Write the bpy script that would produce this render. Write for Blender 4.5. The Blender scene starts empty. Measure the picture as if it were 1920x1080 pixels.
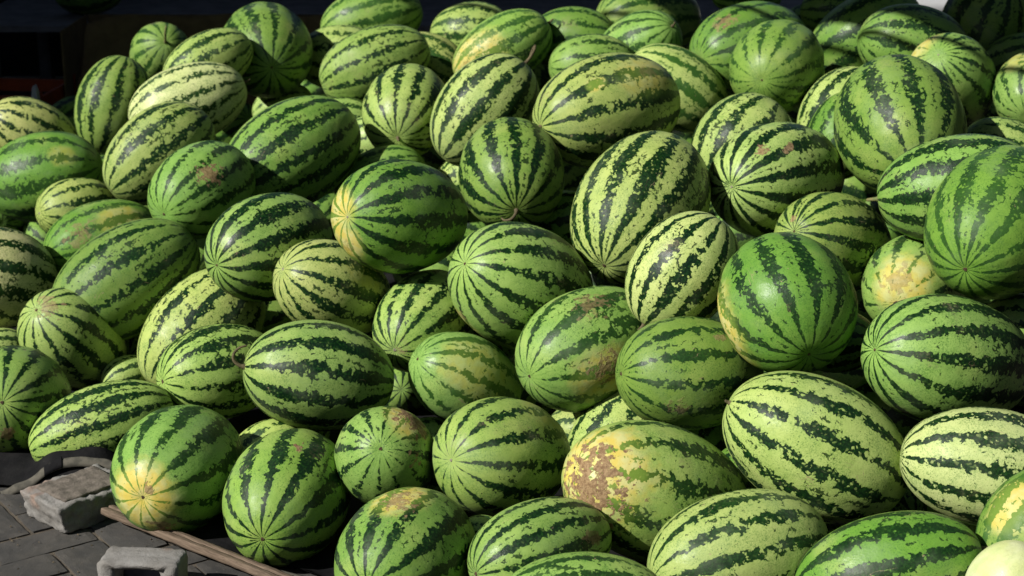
import bpy, math, random
import numpy as np
from mathutils import Vector, Matrix, noise as mnoise
R = math.radians
scene = bpy.context.scene

# ------------------------------------------------------------------ camera
cam_d = bpy.data.cameras.new('camera')
cam = bpy.data.objects.new('camera', cam_d)
scene.collection.objects.link(cam)
cam.location = (0, 0, 1.485)
cam.rotation_euler = (R(90 - 17.50), 0, 0)
cam_d.sensor_width = 36
cam_d.lens = 36 * 3300 / 1920
cam_d.clip_start = 0.05
cam_d.clip_end = 600
cam_d.dof.use_dof = True
cam_d.dof.focus_distance = 3.2
cam_d.dof.aperture_fstop = 7.5
scene.camera = cam

# ------------------------------------------------------------------ light
SUN_CAM = Vector((-0.69, 0.46, 0.56)).normalized()          # towards the sun, seen from the camera
SUN = (cam.rotation_euler.to_matrix() @ SUN_CAM).normalized()
SUN_EL = math.asin(SUN.z)
SUN_AZ = math.atan2(SUN.x, SUN.y)
world = bpy.data.worlds.new('World')
scene.world = world
world.use_nodes = True
wn = world.node_tree
wn.nodes.clear()
sky = wn.nodes.new('ShaderNodeTexSky')
sky.sky_type = 'NISHITA'
sky.sun_disc = False
sky.sun_elevation = SUN_EL
sky.sun_rotation = SUN_AZ
bg = wn.nodes.new('ShaderNodeBackground')
bg.inputs['Strength'].default_value = 0.05
wo = wn.nodes.new('ShaderNodeOutputWorld')
wn.links.new(sky.outputs[0], bg.inputs[0])
wn.links.new(bg.outputs[0], wo.inputs[0])
sun_d = bpy.data.lights.new('sun', 'SUN')
sun_d.energy = 5.0
sun_d.angle = R(0.53)
sun_d.color = (1.0, 0.965, 0.90)
sun = bpy.data.objects.new('sun', sun_d)
scene.collection.objects.link(sun)
sun.location = SUN * 20
sun.rotation_euler = SUN.to_track_quat('Z', 'Y').to_euler()
vs = scene.view_settings
vs.view_transform = 'Standard'
vs.look = 'None'
vs.gamma = 1
vs.exposure = 0.26
vs.use_curve_mapping = False
scene.cycles.max_bounces = 6
scene.cycles.diffuse_bounces = 2
scene.cycles.glossy_bounces = 2

# ------------------------------------------------------------------ node helper
class NT:
    def __init__(s, name):
        s.mat = bpy.data.materials.new(name)
        s.mat.use_nodes = True
        s.t = s.mat.node_tree
        s.t.nodes.clear()
        s.out = s.t.nodes.new('ShaderNodeOutputMaterial')
        s.b = s.t.nodes.new('ShaderNodeBsdfPrincipled')
        s.t.links.new(s.b.outputs[0], s.out.inputs[0])
    def put(s, sock, v):
        if v is None: return
        if isinstance(v, bpy.types.NodeSocket): s.t.links.new(v, sock)
        else:
            if isinstance(v, (tuple, list)) and len(v) == 3 and sock.type == 'RGBA': v = (*v, 1)
            sock.default_value = v
    def m(s, op, a, b=None, c=None, clamp=False):
        n = s.t.nodes.new('ShaderNodeMath'); n.operation = op; n.use_clamp = clamp
        s.put(n.inputs[0], a); s.put(n.inputs[1], b); s.put(n.inputs[2], c)
        return n.outputs[0]
    def v(s, op, a, b=None, scale=None):
        n = s.t.nodes.new('ShaderNodeVectorMath'); n.operation = op
        s.put(n.inputs[0], a); s.put(n.inputs[1], b)
        if scale is not None: s.put(n.inputs['Scale'], scale)
        return n.outputs['Value'] if op in ('LENGTH', 'DOT_PRODUCT', 'DISTANCE') else n.outputs[0]
    def noise(s, vec, scale, det=2.0, rough=.5, dist=0.0, col=False):
        n = s.t.nodes.new('ShaderNodeTexNoise')
        s.put(n.inputs['Vector'], vec); s.put(n.inputs['Scale'], scale); s.put(n.inputs['Detail'], det)
        s.put(n.inputs['Roughness'], rough); s.put(n.inputs['Distortion'], dist)
        return n.outputs['Color' if col else 'Fac']
    def vor(s, vec, scale, feat='F1', rnd=1.0, out='Distance'):
        n = s.t.nodes.new('ShaderNodeTexVoronoi'); n.feature = feat
        s.put(n.inputs['Vector'], vec); s.put(n.inputs['Scale'], scale); s.put(n.inputs['Randomness'], rnd)
        return n.outputs[out]
    def ss(s, x, a, b, lo=0.0, hi=1.0):
        n = s.t.nodes.new('ShaderNodeMapRange'); n.interpolation_type = 'SMOOTHSTEP'
        s.put(n.inputs[0], x); s.put(n.inputs[1], a); s.put(n.inputs[2], b); s.put(n.inputs[3], lo); s.put(n.inputs[4], hi)
        return n.outputs[0]
    def mix(s, f, a, b, mode='MIX'):
        n = s.t.nodes.new('ShaderNodeMix'); n.data_type = 'RGBA'; n.blend_type = mode
        s.put(n.inputs[0], f); s.put(n.inputs[6], a); s.put(n.inputs[7], b)
        return n.outputs[2]
    def mixf(s, f, a, b):
        n = s.t.nodes.new('ShaderNodeMix'); n.data_type = 'FLOAT'
        s.put(n.inputs[0], f); s.put(n.inputs[2], a); s.put(n.inputs[3], b)
        return n.outputs[0]
    def attr(s, name, kind='GEOMETRY'):
        n = s.t.nodes.new('ShaderNodeAttribute'); n.attribute_type = kind; n.attribute_name = name
        return n.outputs
    def obj(s):
        return s.t.nodes.new('ShaderNodeTexCoord').outputs['Object']
    def bump(s, h, strength, dist=.002, normal=None):
        n = s.t.nodes.new('ShaderNodeBump'); n.inputs['Strength'].default_value = strength
        n.inputs['Distance'].default_value = dist
        s.put(n.inputs['Height'], h)
        if normal is not None: s.put(n.inputs['Normal'], normal)
        return n.outputs[0]
    def end(s, col, rough, normal=None, spec=.5):
        s.put(s.b.inputs['Base Color'], col); s.put(s.b.inputs['Roughness'], rough)
        s.put(s.b.inputs['Specular IOR Level'], spec)
        if normal is not None: s.put(s.b.inputs['Normal'], normal)
        return s.mat

def simple(name, col, rough=.8, var=.25, scale=40, bump=.2, spec=.3, col2=None):
    n = NT(name); o = n.obj()
    f = n.noise(o, scale, 5, .6)
    c2 = col2 or tuple(x * (1 - var) for x in col)
    c = n.mix(n.ss(f, .35, .65), col, c2)
    return n.end(c, rough, n.bump(n.noise(o, scale * 4, 4, .6), bump, .002) if bump else None, spec)

# ------------------------------------------------------------------ watermelon rind
def rind_material():
    n = NT('watermelon_rind')
    def A(name): return n.attr(name, 'OBJECT')
    sph = n.v('NORMALIZE', n.attr('sph')['Vector'])
    sx = n.t.nodes.new('ShaderNodeSeparateXYZ'); n.put(sx.inputs[0], sph)
    seed = A('seed')['Fac']
    off = n.v('SCALE', (17.13, 31.7, 9.31), scale=seed)
    q = n.v('ADD', n.obj(), off)
    z2 = n.m('MULTIPLY', sx.outputs[2], sx.outputs[2])
    s = n.m('SQRT', n.m('MAXIMUM', n.m('SUBTRACT', 1.0, z2), 0.0))
    ang = n.m('ARCTAN2', sx.outputs[1], sx.outputs[0])
    cen = lambda x: n.m('SUBTRACT', x, .5)
    low = cen(n.noise(q, 6.0, 2))
    low2 = cen(n.noise(n.v('ADD', q, (5.3, 1.1, 7.7)), 11.0, 2))
    mid = cen(n.noise(q, 32.0, 5, .62))
    fine = cen(n.noise(q, 120.0, 4, .68))
    # cells of the rounded lobes
    dis = n.v('SCALE', n.v('SUBTRACT', n.noise(q, 60, 3, .6, col=True), (.5, .5, .5)), scale=.016)
    qd = n.v('ADD', q, dis)
    lobe = n.m('SUBTRACT', n.vor(qd, 58.0), .42)
    lobe2 = n.m('SUBTRACT', n.vor(qd, 125.0), .42)
    dte = n.m('MINIMUM', n.vor(qd, 44.0, 'DISTANCE_TO_EDGE'), .45)
    dte2 = n.m('MINIMUM', n.vor(qd, 105.0, 'DISTANCE_TO_EDGE'), .4)
    scal = n.m('ADD', n.m('MULTIPLY', n.m('SUBTRACT', .20, dte), 3.4), n.m('MULTIPLY', n.m('SUBTRACT', .17, dte2), 2.1))
    N = A('nst')['Fac']
    ph = n.m('MULTIPLY', ang, N)
    ph = n.m('ADD', ph, n.m('MULTIPLY', seed, 13.7))
    ph = n.m('ADD', ph, n.m('MULTIPLY', low, 2.2))
    ph = n.m('ADD', ph, n.m('MULTIPLY', mid, 2.3))
    c = n.m('COSINE', ph)
    si = n.m('DIVIDE', 1.0, n.m('MAXIMUM', s, .05))
    cmb = n.t.nodes.new('ShaderNodeCombineXYZ')
    n.put(cmb.inputs[0], n.m('MULTIPLY', n.m('MULTIPLY', sx.outputs[0], si), 2.2)); n.put(cmb.inputs[1], n.m('MULTIPLY', n.m('MULTIPLY', sx.outputs[1], si), 2.2)); n.put(cmb.inputs[2], n.m('MULTIPLY', sx.outputs[2], 1.3))
    mer = n.v('ADD', cmb.outputs[0], off)
    streak = cen(n.noise(mer, 9.0, 4, .62, .3))
    sN = n.m('MULTIPLY', s, s)                     # jaggedness dies out towards the ends
    edge = n.m('ADD', scal, n.m('MULTIPLY', lobe, .5))
    edge = n.m('ADD', edge, n.m('MULTIPLY', lobe2, .4))
    edge = n.m('ADD', edge, n.m('MULTIPLY', fine, 1.7))
    edge = n.m('ADD', edge, n.m('MULTIPLY', mid, 1.3))
    edge = n.m('ADD', edge, n.m('MULTIPLY', low2, 2.6))
    c = n.m('ADD', c, n.m('MULTIPLY', n.m('MULTIPLY', streak, s), 1.4))
    v = n.m('ADD', c, n.m('MULTIPLY', edge, n.m('ADD', .12, n.m('MULTIPLY', sN, .88))))
    w = A('wid')['Fac']
    T = n.m('COSINE', n.m('MULTIPLY', w, math.pi * .90))
    T = n.m('ADD', T, n.m('MULTIPLY', n.m('POWER', n.m('SUBTRACT', 1.0, s), 1.5), .25))
    dv = n.m('SUBTRACT', v, T)
    mask = n.ss(dv, -.07, .10)
    # thin broken lines between the stripes
    thin = n.m('SUBTRACT', n.m('ADD', n.m('MULTIPLY', c, -1.0), n.m('MULTIPLY', edge, .8)), n.m('ADD', 1.14, n.m('MULTIPLY', n.noise(q, 9.0, 2), 1.25)))
    mask = n.m('MAXIMUM', mask, n.m('MULTIPLY', n.ss(thin, -.05, .12), .9))
    lace = A('lace')['Fac']
    # pale islands inside the stripes
    isl = n.vor(qd, 105.0)
    patch = n.ss(n.noise(q, 16, 2), .40, .62)
    hole = n.m('MULTIPLY', n.ss(isl, .36, .20), n.m('MULTIPLY', lace, n.m('ADD', .25, patch), clamp=True), clamp=True)
    core = n.ss(dv, 1.7, .6)
    mask = n.m('MULTIPLY', mask, n.m('SUBTRACT', 1.0, n.m('MULTIPLY', hole, n.m('ADD', .35, n.m('MULTIPLY', core, .65)))))
    # colours
    lt = A('light')['Color']
    gr = A('green')['Color']
    halo = n.ss(dv, -1.0, -.02)
    var = n.noise(q, 18, 4, .6)
    light = n.mix(n.ss(var, .30, .75, 0, .55), lt, gr)
    light = n.mix(n.m('MULTIPLY', halo, .30), light, gr)
    tone = n.noise(n.v('ADD', q, (3.1, 8.2, 4.4)), 9, 3)
    light = n.mix(n.ss(tone, .5, .8, 0, .35), light, (.50, .54, .17))
    # fine veins and speckles
    vd = n.v('ADD', q, n.v('SCALE', n.v('SUBTRACT', n.noise(q, 150, 2, .6, col=True), (.5, .5, .5)), scale=.018))
    ve = n.vor(vd, 120.0, 'DISTANCE_TO_EDGE')
    vein = n.m('MULTIPLY', n.ss(ve, .10, .015), n.ss(n.noise(q, 34, 4), .42, .66))
    spk = n.ss(n.noise(q, 330, 3, .7), .51, .64)
    dkgreen = (.045, .14, .022)
    light = n.mix(n.m('MULTIPLY', vein, A('vein')['Fac']), light, dkgreen)
    light = n.mix(n.m('MULTIPLY', spk, n.m('MULTIPLY', n.ss(n.noise(q, 26, 3), .34, .6, .12, 1.0), .70)), light, dkgreen)
    # thin lines gathering at the ends
    endl = n.m('MULTIPLY', n.ss(n.m('COSINE', n.m('ADD', n.m('MULTIPLY', ph, 2.0), n.m('MULTIPLY', fine, 2.0))), .72, .95), n.ss(s, .62, .30))
    light = n.mix(n.m('MULTIPLY', endl, .25), light, dkgreen)
    con = A('con')['Fac']
    dark0 = n.mix(n.ss(n.noise(q, 210, 3, .65), .44, .70, 0, .7), (.0025, .014, .005), (.018, .072, .011))
    stripe_fade = n.m('MULTIPLY', n.m('SUBTRACT', 1.03, con), n.ss(n.noise(q, 12, 3), .25, .7, .45, 1.4))
    dark = n.mix(n.m('MAXIMUM', stripe_fade, 0.0, clamp=True), dark0, (.075, .20, .03))
    col = n.mix(mask, light, dark)
    # ground spots (yellow) and scabs
    wob = n.m('ADD', n.m('MULTIPLY', n.noise(q, 24, 4, .6), .55), n.m('MULTIPLY', n.noise(q, 90, 3, .6), .2))
    def spot(name):
        o = A(name)
        d = n.v('DISTANCE', sph, o['Vector'])
        return n.m('DIVIDE', n.m('ADD', d, n.m('MULTIPLY', n.m('SUBTRACT', wob, .37), n.m('MULTIPLY', o['Alpha'], 1.2))), n.m('MAXIMUM', o['Alpha'], .001))
    amt = A('amt')
    ap = n.t.nodes.new('ShaderNodeSeparateXYZ'); n.put(ap.inputs[0], amt['Vector'])
    yel = n.mix(n.ss(n.noise(q, 45, 4), .35, .68), (.58, .47, .10), (.56, .54, .22))
    yel = n.mix(mask, yel, (.15, .24, .035))
    for nm, am in (('ya', ap.outputs[0]), ('yb', ap.outputs[1])):
        f = n.m('MULTIPLY', n.ss(spot(nm), 1.1, .5), am)
        col = n.mix(f, col, yel)
    scabf = None
    blot = n.m('ADD', n.noise(q, 70, 5, .62), n.m('MULTIPLY', n.noise(q, 24, 2), .5))
    scol = n.mix(n.ss(n.noise(q, 160, 4, .7), .35, .65), (.33, .225, .115), (.17, .10, .05))
    for nm, am in (('sa', ap.outputs[2]), ('sb', amt['Alpha'])):
        d = spot(nm)
        f = n.m('MULTIPLY', n.ss(n.m('SUBTRACT', blot, n.m('MULTIPLY', n.m('SUBTRACT', d, .45), .26)), .695, .735), n.ss(d, 1.35, 1.0))
        f = n.m('MULTIPLY', f, am)
        col = n.mix(f, col, scol)
        scabf = f if scabf is None else n.m('MAXIMUM', scabf, f)
    # scratches and tan freckles
    st = n.v('MULTIPLY', q, (1.0, .35, .10))
    scr = n.m('MULTIPLY', n.ss(n.m('ABSOLUTE', cen(n.noise(st, 70, 2))), .004, .001), n.ss(n.noise(q, 15, 2), .60, .66))
    frk = n.ss(n.noise(q, 95, 2, .5), .755, .79)
    col = n.mix(n.m('MULTIPLY', n.m('MAXIMUM', scr, frk), .6), col, (.34, .25, .15))
    # unstriped melon
    col = n.mix(n.m('MULTIPLY', A('plain')['Fac'], .9), col, n.mix(n.ss(var, .3, .7), (.52, .58, .24), (.62, .66, .38)))
    # dust and wax
    dust = n.ss(n.noise(q, 14, 5, .65), .55, .85, 0, .03)
    col = n.mix(dust, col, (.36, .38, .30))
    bloom = n.m('MULTIPLY', n.ss(n.noise(q, 9, 5, .6), .50, .74), n.m('ADD', .03, n.m('MULTIPLY', n.noise(q, 140, 3, .7), .14)))
    col = n.mix(bloom, col, (.50, .56, .40))
    mud = n.m('MULTIPLY', n.ss(n.noise(n.v('ADD', q, (2.2, 9.1, 6.3)), 8, 5, .65), .60, .74), n.ss(n.noise(q, 190, 4, .7), .42, .62, .05, .5))
    col = n.mix(mud, col, (.26, .205, .13))
    rough = n.m('ADD', n.ss(n.noise(q, 20, 4, .6), .3, .7, .31, .58), n.m('MULTIPLY', scabf, .35))
    h = n.m('ADD', n.m('MULTIPLY', n.noise(q, 300, 3, .6), .35), n.m('MULTIPLY', n.noise(q, 45, 2), 1.0))
    h = n.m('ADD', h, n.m('MULTIPLY', n.m('MULTIPLY', scabf, n.noise(q, 200, 3)), 1.6))
    h = n.m('SUBTRACT', h, n.m('MULTIPLY', mask, .10))
    return n.end(col, rough, n.bump(h, .55, .002), .24)

RIND = rind_material()
STEM_BROWN = simple('dry_stem', (.13, .105, .055), .85, .5, 90, .5)
STEM_GREEN = simple('green_stem', (.13, .16, .05), .75, .4, 90, .5, col2=(.20, .16, .07))
SCAR_DARK = simple('blossom_scar_brown', (.10, .065, .035), .9, .6, 300, .5)
SCAR_GREY = simple('blossom_scar_grey', (.30, .27, .20), .9, .4, 300, .5)

# ------------------------------------------------------------------ mesh helpers
def link(o, parent=None):
    scene.collection.objects.link(o)
    if parent is not None: o.parent = parent
    return o
def mesh_obj(name, verts, faces, mat, parent=None, smooth=True):
    me = bpy.data.meshes.new(name)
    me.from_pydata([tuple(v) for v in verts], [], [tuple(f) for f in faces])
    me.materials.append(mat)
    if smooth:
        me.polygons.foreach_set('use_smooth', [True] * len(me.polygons))
    me.update()
    return link(bpy.data.objects.new(name, me), parent)
def tag(o, label=None, cat=None, group=None, kind=None):
    if label: o['label'] = label
    if cat: o['category'] = cat
    if group: o['group'] = group
    if kind: o['kind'] = kind
    return o
def empty(name, loc=(0, 0, 0), rz=0):
    o = bpy.data.objects.new(name, None); o.location = loc; o.rotation_euler = (0, 0, rz)
    o.empty_display_size = .05
    return link(o)
def tube(pts, rads, seg=8):
    pts = [Vector(p) for p in pts]; V = []; Fc = []
    up = Vector((.3, .8, .5)).normalized()
    for i, p in enumerate(pts):
        t = (pts[min(i + 1, len(pts) - 1)] - pts[max(i - 1, 0)]).normalized()
        u = (up - up.dot(t) * t).normalized(); w = t.cross(u)
        for k in range(seg):
            a = 2 * math.pi * k / seg
            V.append(p + (u * math.cos(a) + w * math.sin(a)) * rads[i])
    for i in range(len(pts) - 1):
        for k in range(seg):
            a = i * seg + k; b = i * seg + (k + 1) % seg
            Fc.append((a, b, b + seg, a + seg))
    Fc.append(tuple(range(seg))[::-1]); Fc.append(tuple(range((len(pts) - 1) * seg, len(pts) * seg)))
    return V, Fc
def rough_box(x0, x1, y0, y1, z0, z1, nx, ny, nz, bev, amp, seed, freq=30):
    """a box whose faces are cut into a grid, corners worn round and surface uneven"""
    idx = {}; V = []; Fc = []
    def vert(i, j, k):
        if (i, j, k) not in idx:
            p = Vector((x0 + (x1 - x0) * i / nx, y0 + (y1 - y0) * j / ny, z0 + (z1 - z0) * k / nz))
            c = Vector((min(max(p.x, x0 + bev), x1 - bev), min(max(p.y, y0 + bev), y1 - bev), min(max(p.z, z0 + bev), z1 - bev)))
            d = p - c
            if d.length > 1e-9: p = c + d.normalized() * min(d.length, bev)
            s = Vector((seed * 3.1, seed * 1.7, seed))
            nrm = d.normalized() if d.length > 1e-9 else Vector((0, 0, 0))
            e = mnoise.noise(p * freq + s) + .5 * mnoise.noise(p * freq * 3 + s)
            p = p + nrm * amp * e
            idx[(i, j, k)] = len(V); V.append(p)
        return idx[(i, j, k)]
    for i in range(nx):
        for j in range(ny):
            Fc.append((vert(i, j, 0), vert(i, j + 1, 0), vert(i + 1, j + 1, 0), vert(i + 1, j, 0)))
            Fc.append((vert(i, j, nz), vert(i + 1, j, nz), vert(i + 1, j + 1, nz), vert(i, j + 1, nz)))
    for i in range(nx):
        for k in range(nz):
            Fc.append((vert(i, 0, k), vert(i + 1, 0, k), vert(i + 1, 0, k + 1), vert(i, 0, k + 1)))
            Fc.append((vert(i, ny, k), vert(i, ny, k + 1), vert(i + 1, ny, k + 1), vert(i + 1, ny, k)))
    for j in range(ny):
        for k in range(nz):
            Fc.append((vert(0, j, k), vert(0, j, k + 1), vert(0, j + 1, k + 1), vert(0, j + 1, k)))
            Fc.append((vert(nx, j, k), vert(nx, j + 1, k), vert(nx, j + 1, k + 1), vert(nx, j, k + 1)))
    return V, Fc
def box(x0, x1, y0, y1, z0, z1):
    V = [(x, y, z) for z in (z0, z1) for y in (y0, y1) for x in (x0, x1)]
    return V, [(0, 2, 3, 1), (4, 5, 7, 6), (0, 1, 5, 4), (2, 6, 7, 3), (0, 4, 6, 2), (1, 3, 7, 5)]
def join(*parts):
    V = []; Fc = []
    for v, f in parts:
        o = len(V); V += list(v); Fc += [tuple(i + o for i in g) for g in f]
    return V, Fc

# ------------------------------------------------------------------ ground
def ground_mat():
    n = NT('street_dust'); o = n.obj()
    c = n.mix(n.ss(n.noise(o, 30, 6, .65), .3, .7), (.075, .064, .050), (.135, .112, .085))
    return n.end(c, .95, n.bump(n.noise(o, 250, 4, .7), .7, .004), .2)
V = [(-60, -20, -.006), (60, -20, -.006), (60, 60, -.006), (-60, 60, -.006)]
g = mesh_obj('ground', V, [(0, 1, 2, 3)], ground_mat(), smooth=False)
tag(g, kind='structure')

def paver_mat():
    n = NT('paver_concrete'); o = n.obj()
    q = n.v('ADD', o, n.v('SCALE', (3.1, 7.7, 1.3), scale=n.attr('seed', 'OBJECT')['Fac']))
    base = n.mix(n.attr('tone', 'OBJECT')['Fac'], (.036, .035, .034), (.058, .056, .053))
    c = n.mix(n.ss(n.noise(q, 14, 5, .65), .35, .7), base, (.078, .072, .064))
    c = n.mix(n.ss(n.noise(q, 380, 3, .7), .52, .68, 0, .55), c, (.045, .043, .04))
    c = n.mix(n.ss(n.noise(q, 130, 2, .5), .70, .76, 0, .5), c, (.19, .17, .15))
    return n.end(c, .86, n.bump(n.noise(q, 420, 4, .7), .8, .0016), .3)
PAVER = paver_mat()
pave = empty('pavement'); tag(pave, kind='structure')
rng = random.Random(5)
pav_mesh = None
pv_ang = R(35); ca, sa = math.cos(pv_ang), math.sin(pv_ang)
PO = (-.935, 3.127)
for pw in range(3):
    pass
def paver_mesh(seed):
    v, f = rough_box(-.097, .097, -.047, .047, -.05, 0, 14, 7, 1, .005, .0014, seed, 40)
    me = bpy.data.meshes.new('paver'); me.from_pydata([tuple(p) for p in v], [], f)
    me.materials.append(PAVER); me.polygons.foreach_set('use_smooth', [False] * len(me.polygons)); me.update()
    return me
pmeshes = [paver_mesh(i + 1) for i in range(5)]
U = .1
for i in range(-30, 31):
    for j in range(-12, 13):
        for kind in (0, 1):
            # herringbone cell: vectors (1,1) and (2,-2)
            bx, by = i + 2 * j, i - 2 * j
            cx, cy, rot = (bx + 1.0, by + .5, 0) if kind == 0 else (bx + .5, by + 2.0, R(90))
            lx, ly = cx * U, cy * U
            X = PO[0] + lx * ca - ly * sa; Y = PO[1] + lx * sa + ly * ca
            if not (-1.75 < X < .25 and 2.35 < Y < 3.75): continue
            if Y > 3.45 + .25 * (-1.05 - X) and X > -1.05: continue
            if X > -.5 and Y > 3.05: continue
            o = bpy.data.objects.new('paver', rng.choice(pmeshes))
            o.location = (X, Y, rng.uniform(-.0025, .001)); o.rotation_euler = (rng.gauss(0, .006), rng.gauss(0, .006), pv_ang + rot + rng.gauss(0, .006))
            o['seed'] = rng.uniform(0, 40); o['tone'] = rng.random()
            link(o, pave)

# ------------------------------------------------------------------ stall: awning, rope, walls
DARK_CLOTH = simple('dark_cloth', (.020, .022, .026), .9, .4, 6, .2)
SHADE = [Vector(p) for p in [(-1.65, 5.413, 0.364), (-1.527, 5.527, 0.392), (-1.309, 5.993, 0.539), (-0.475, 5.833, 0.696), (0.479, 5.454, 0.657), (1.082, 4.754, 0.732), (1.31, 4.569, 0.68)]]        # where the edge of the shade falls on the heap
AWZ = 2.15
EDGE = [p + SUN * ((AWZ - p.z) / SUN.z) for p in SHADE]
EDGE = [EDGE[0] + (EDGE[0] - EDGE[1]).normalized() * 1.6] + EDGE + [EDGE[-1] + (EDGE[-1] - EDGE[-2]).normalized() * 2.6]
def on_edge(u):
    t = u * (len(EDGE) - 1); i = min(int(t), len(EDGE) - 2)
    return EDGE[i].lerp(EDGE[i + 1], t - i)
aw = empty('awning'); tag(aw, 'dark cloth awning stretched over the back of the heap', 'awning')
nx, ny = 60, 16
V = []; Fc = []
for i in range(nx + 1):
    e = on_edge(i / nx)
    for j in range(ny + 1):
        p = e.lerp(Vector((e.x * 1.1, 7.75, 2.7)), j / ny)
        p.z += -.06 * math.sin(math.pi * j / ny)
        if j > 0: p.z += .02 * mnoise.noise(p * 2)
        V.append(p)
for i in range(nx):
    for j in range(ny):
        a = i * (ny + 1) + j
        Fc.append((a, a + ny + 1, a + ny + 2, a + 1))
cl = mesh_obj('cloth', V, Fc, DARK_CLOTH, aw)
sm = cl.modifiers.new('thick', 'SOLIDIFY'); sm.thickness = .006
hv, hf = tube([on_edge(i / 40) for i in range(41)], [.012] * 41, 8)
mesh_obj('hem_cord', hv, hf, simple('cord', (.10, .09, .08), .9), aw)
drop = Vector((0, 0, -.10))
hv, hf = tube([on_edge(i / 40) + drop for i in range(41)], [.0105] * 41, 8)
rp = mesh_obj('rope', hv, hf, simple('rope_fibre', (.22, .20, .16), .9, .3, 200, .6))
tag(rp, 'rope strung just below the front edge of the dark awning', 'rope')
STEEL = simple('grey_steel', (.2, .2, .21), .5)
for P, lab in ((EDGE[0], 'grey steel pole carrying the awning corner out on the left'), (EDGE[-1], 'grey steel pole carrying the awning corner out on the right')):
    hv, hf = tube([(P.x, P.y, 0), (P.x, P.y, P.z + .05)], [.02, .02], 12)
    o = mesh_obj('awning_pole', hv, hf, STEEL); tag(o, lab, 'pole')
# unseen dark buildings around the street, added to block skylight and deepen shade
BLOCKER_FACADE = simple('blocker_facade', (.055, .052, .05), .9, .3, 2, .2)
BLOCKER_SHUT = simple('blocker_shutter', (.04, .042, .045), .6, .3, 3, .1)
for nm_, loc_, rz_, ln_, hh_, lab in (('sky_block_building', (-9, -5.2, 0), 0, 22, 3.6, 'low unseen building behind the camera, added to block skylight'),
                                     ('sky_block_building', (-6.0, 12, 0), R(-90), 17, 3.4, 'low unseen building along the left of the street, added to block skylight'),
                                     ('sky_block_building', (7.5, -5, 0), R(90), 20, 5.5, 'tall unseen building along the right of the street, added to block skylight')):
    bl = empty(nm_, loc_, rz_); tag(bl, lab, 'building')
    v, f = box(0, ln_, -3, 0, 0, hh_); mesh_obj('wall', v, f, BLOCKER_FACADE, bl, False)
    v, f = box(-.2, ln_ + .2, -3.2, .25, hh_ + .002, hh_ + .15); mesh_obj('roof', v, f, BLOCKER_FACADE, bl, False)
    for k_ in range(int(ln_ // 3)):
        v, f = box(.5 + 3 * k_, 2.7 + 3 * k_, .003, .05, .0, 2.3); mesh_obj('shutter', v, f, BLOCKER_SHUT, bl, False)
# unseen dark curtain, added to keep skylight off the melons' right sides
cu = empty('sky_block_curtain'); tag(cu, 'unseen dark cloth curtain on the right, added to block skylight', 'curtain')
V = []; Fc = []
PX = Vector((2.75, 4.4, 0))
for i in range(61):
    for j in range(9):
        y_ = PX.y - .3 + i * .06
        V.append((PX.x + .12 + .05 * math.sin(i * 1.3) * (1 - j / 10), y_, .02 + 2.2 * j / 8))
for i in range(60):
    for j in range(8):
        a = i * 9 + j; Fc.append((a, a + 9, a + 10, a + 1))
mesh_obj('cloth', V, Fc, DARK_CLOTH, cu)
# back wall of the stall and its side
STALL = simple('stall_board', (.018, .019, .020), .9, .5, 8, .2)
wl = empty('stall_wall'); tag(wl, 'black back wall of the market stall in deep shade', 'wall')
x = -4.6
k = 0
while x < 1.28:
    w_ = min(.62, 1.36 - x)
    v, f = box(x + .004, x + w_ - .004, 7.9, 7.93, 0, 1.25)
    mesh_obj('panel', v, f, STALL, wl, False)
    x += w_
v, f = box(-4.6, 1.36, 7.934, 7.98, 1.1, 1.16); mesh_obj('rail', v, f, STALL, wl, False)
sd = empty('stall_side_wall'); tag(sd, 'dark side wall of the stall at the far left', 'wall')
for k in range(5):
    v, f = box(-3.9, -3.87, 5.9 + .4 * k + .004, 5.9 + .4 * (k + 1) - .004, 0, 2.5)
    mesh_obj('panel', v, f, STALL, sd, False)
# bright wall beyond the stall
n = NT('white_plaster'); o_ = n.obj()
WP = n.end(n.mix(n.ss(n.noise(o_, 2, 4), .3, .7), (.74, .75, .76), (.66, .67, .69)), .9, n.bump(n.noise(o_, 60, 4), .3), .3)
fb = empty('foam_box', (2.02, 9.55, 0)); tag(fb, 'white foam box standing in the sun behind the stall, glimpsed above the shaded heap', 'box')
v, f = rough_box(0, .9, 0, .5, 0, .36, 9, 5, 4, .02, .002, 4, 9); mesh_obj('body', v, f, WP, fb)
v, f = rough_box(-.015, .915, -.015, .515, .362, .43, 9, 5, 2, .02, .002, 5, 9); mesh_obj('lid', v, f, WP, fb)

# ------------------------------------------------------------------ tarp under the pile
n = NT('black_tarp'); o_ = n.obj()
cc = n.mix(n.ss(n.noise(o_, 12, 5, .6), .4, .7), (.006, .006, .007), (.016, .0155, .016))
cc = n.mix(n.ss(n.noise(o_, 40, 5, .7), .60, .75, 0, .5), cc, (.045, .042, .037))
wv = n.t.nodes.new('ShaderNodeTexWave'); wv.inputs['Scale'].default_value = 160; n.put(wv.inputs['Vector'], o_)
TARP = n.end(cc, .8, n.bump(n.m('ADD', n.noise(o_, 90, 4), n.m('MULTIPLY', wv.outputs['Fac'], .15)), .6, .003), .12)
front = [(-2.3, 4.05), (-1.75, 3.72), (-1.40, 3.47), (-1.16, 3.36), (-1.05, 3.335), (-.99, 3.325), (-.93, 3.315), (-.86, 3.30), (-.80, 3.235), (-.74, 3.135), (-.62, 3.04), (-.50, 2.975), (-.40, 2.945), (-.30, 2.90), (-.15, 2.62), (.1, 2.36), (.5, 2.14), (1.0, 1.98), (1.6, 1.9)]
def fr(u):
    t = u * (len(front) - 1); i = min(int(t), len(front) - 2); f_ = t - i
    return front[i][0] * (1 - f_) + front[i + 1][0] * f_, front[i][1] * (1 - f_) + front[i + 1][1] * f_
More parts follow.
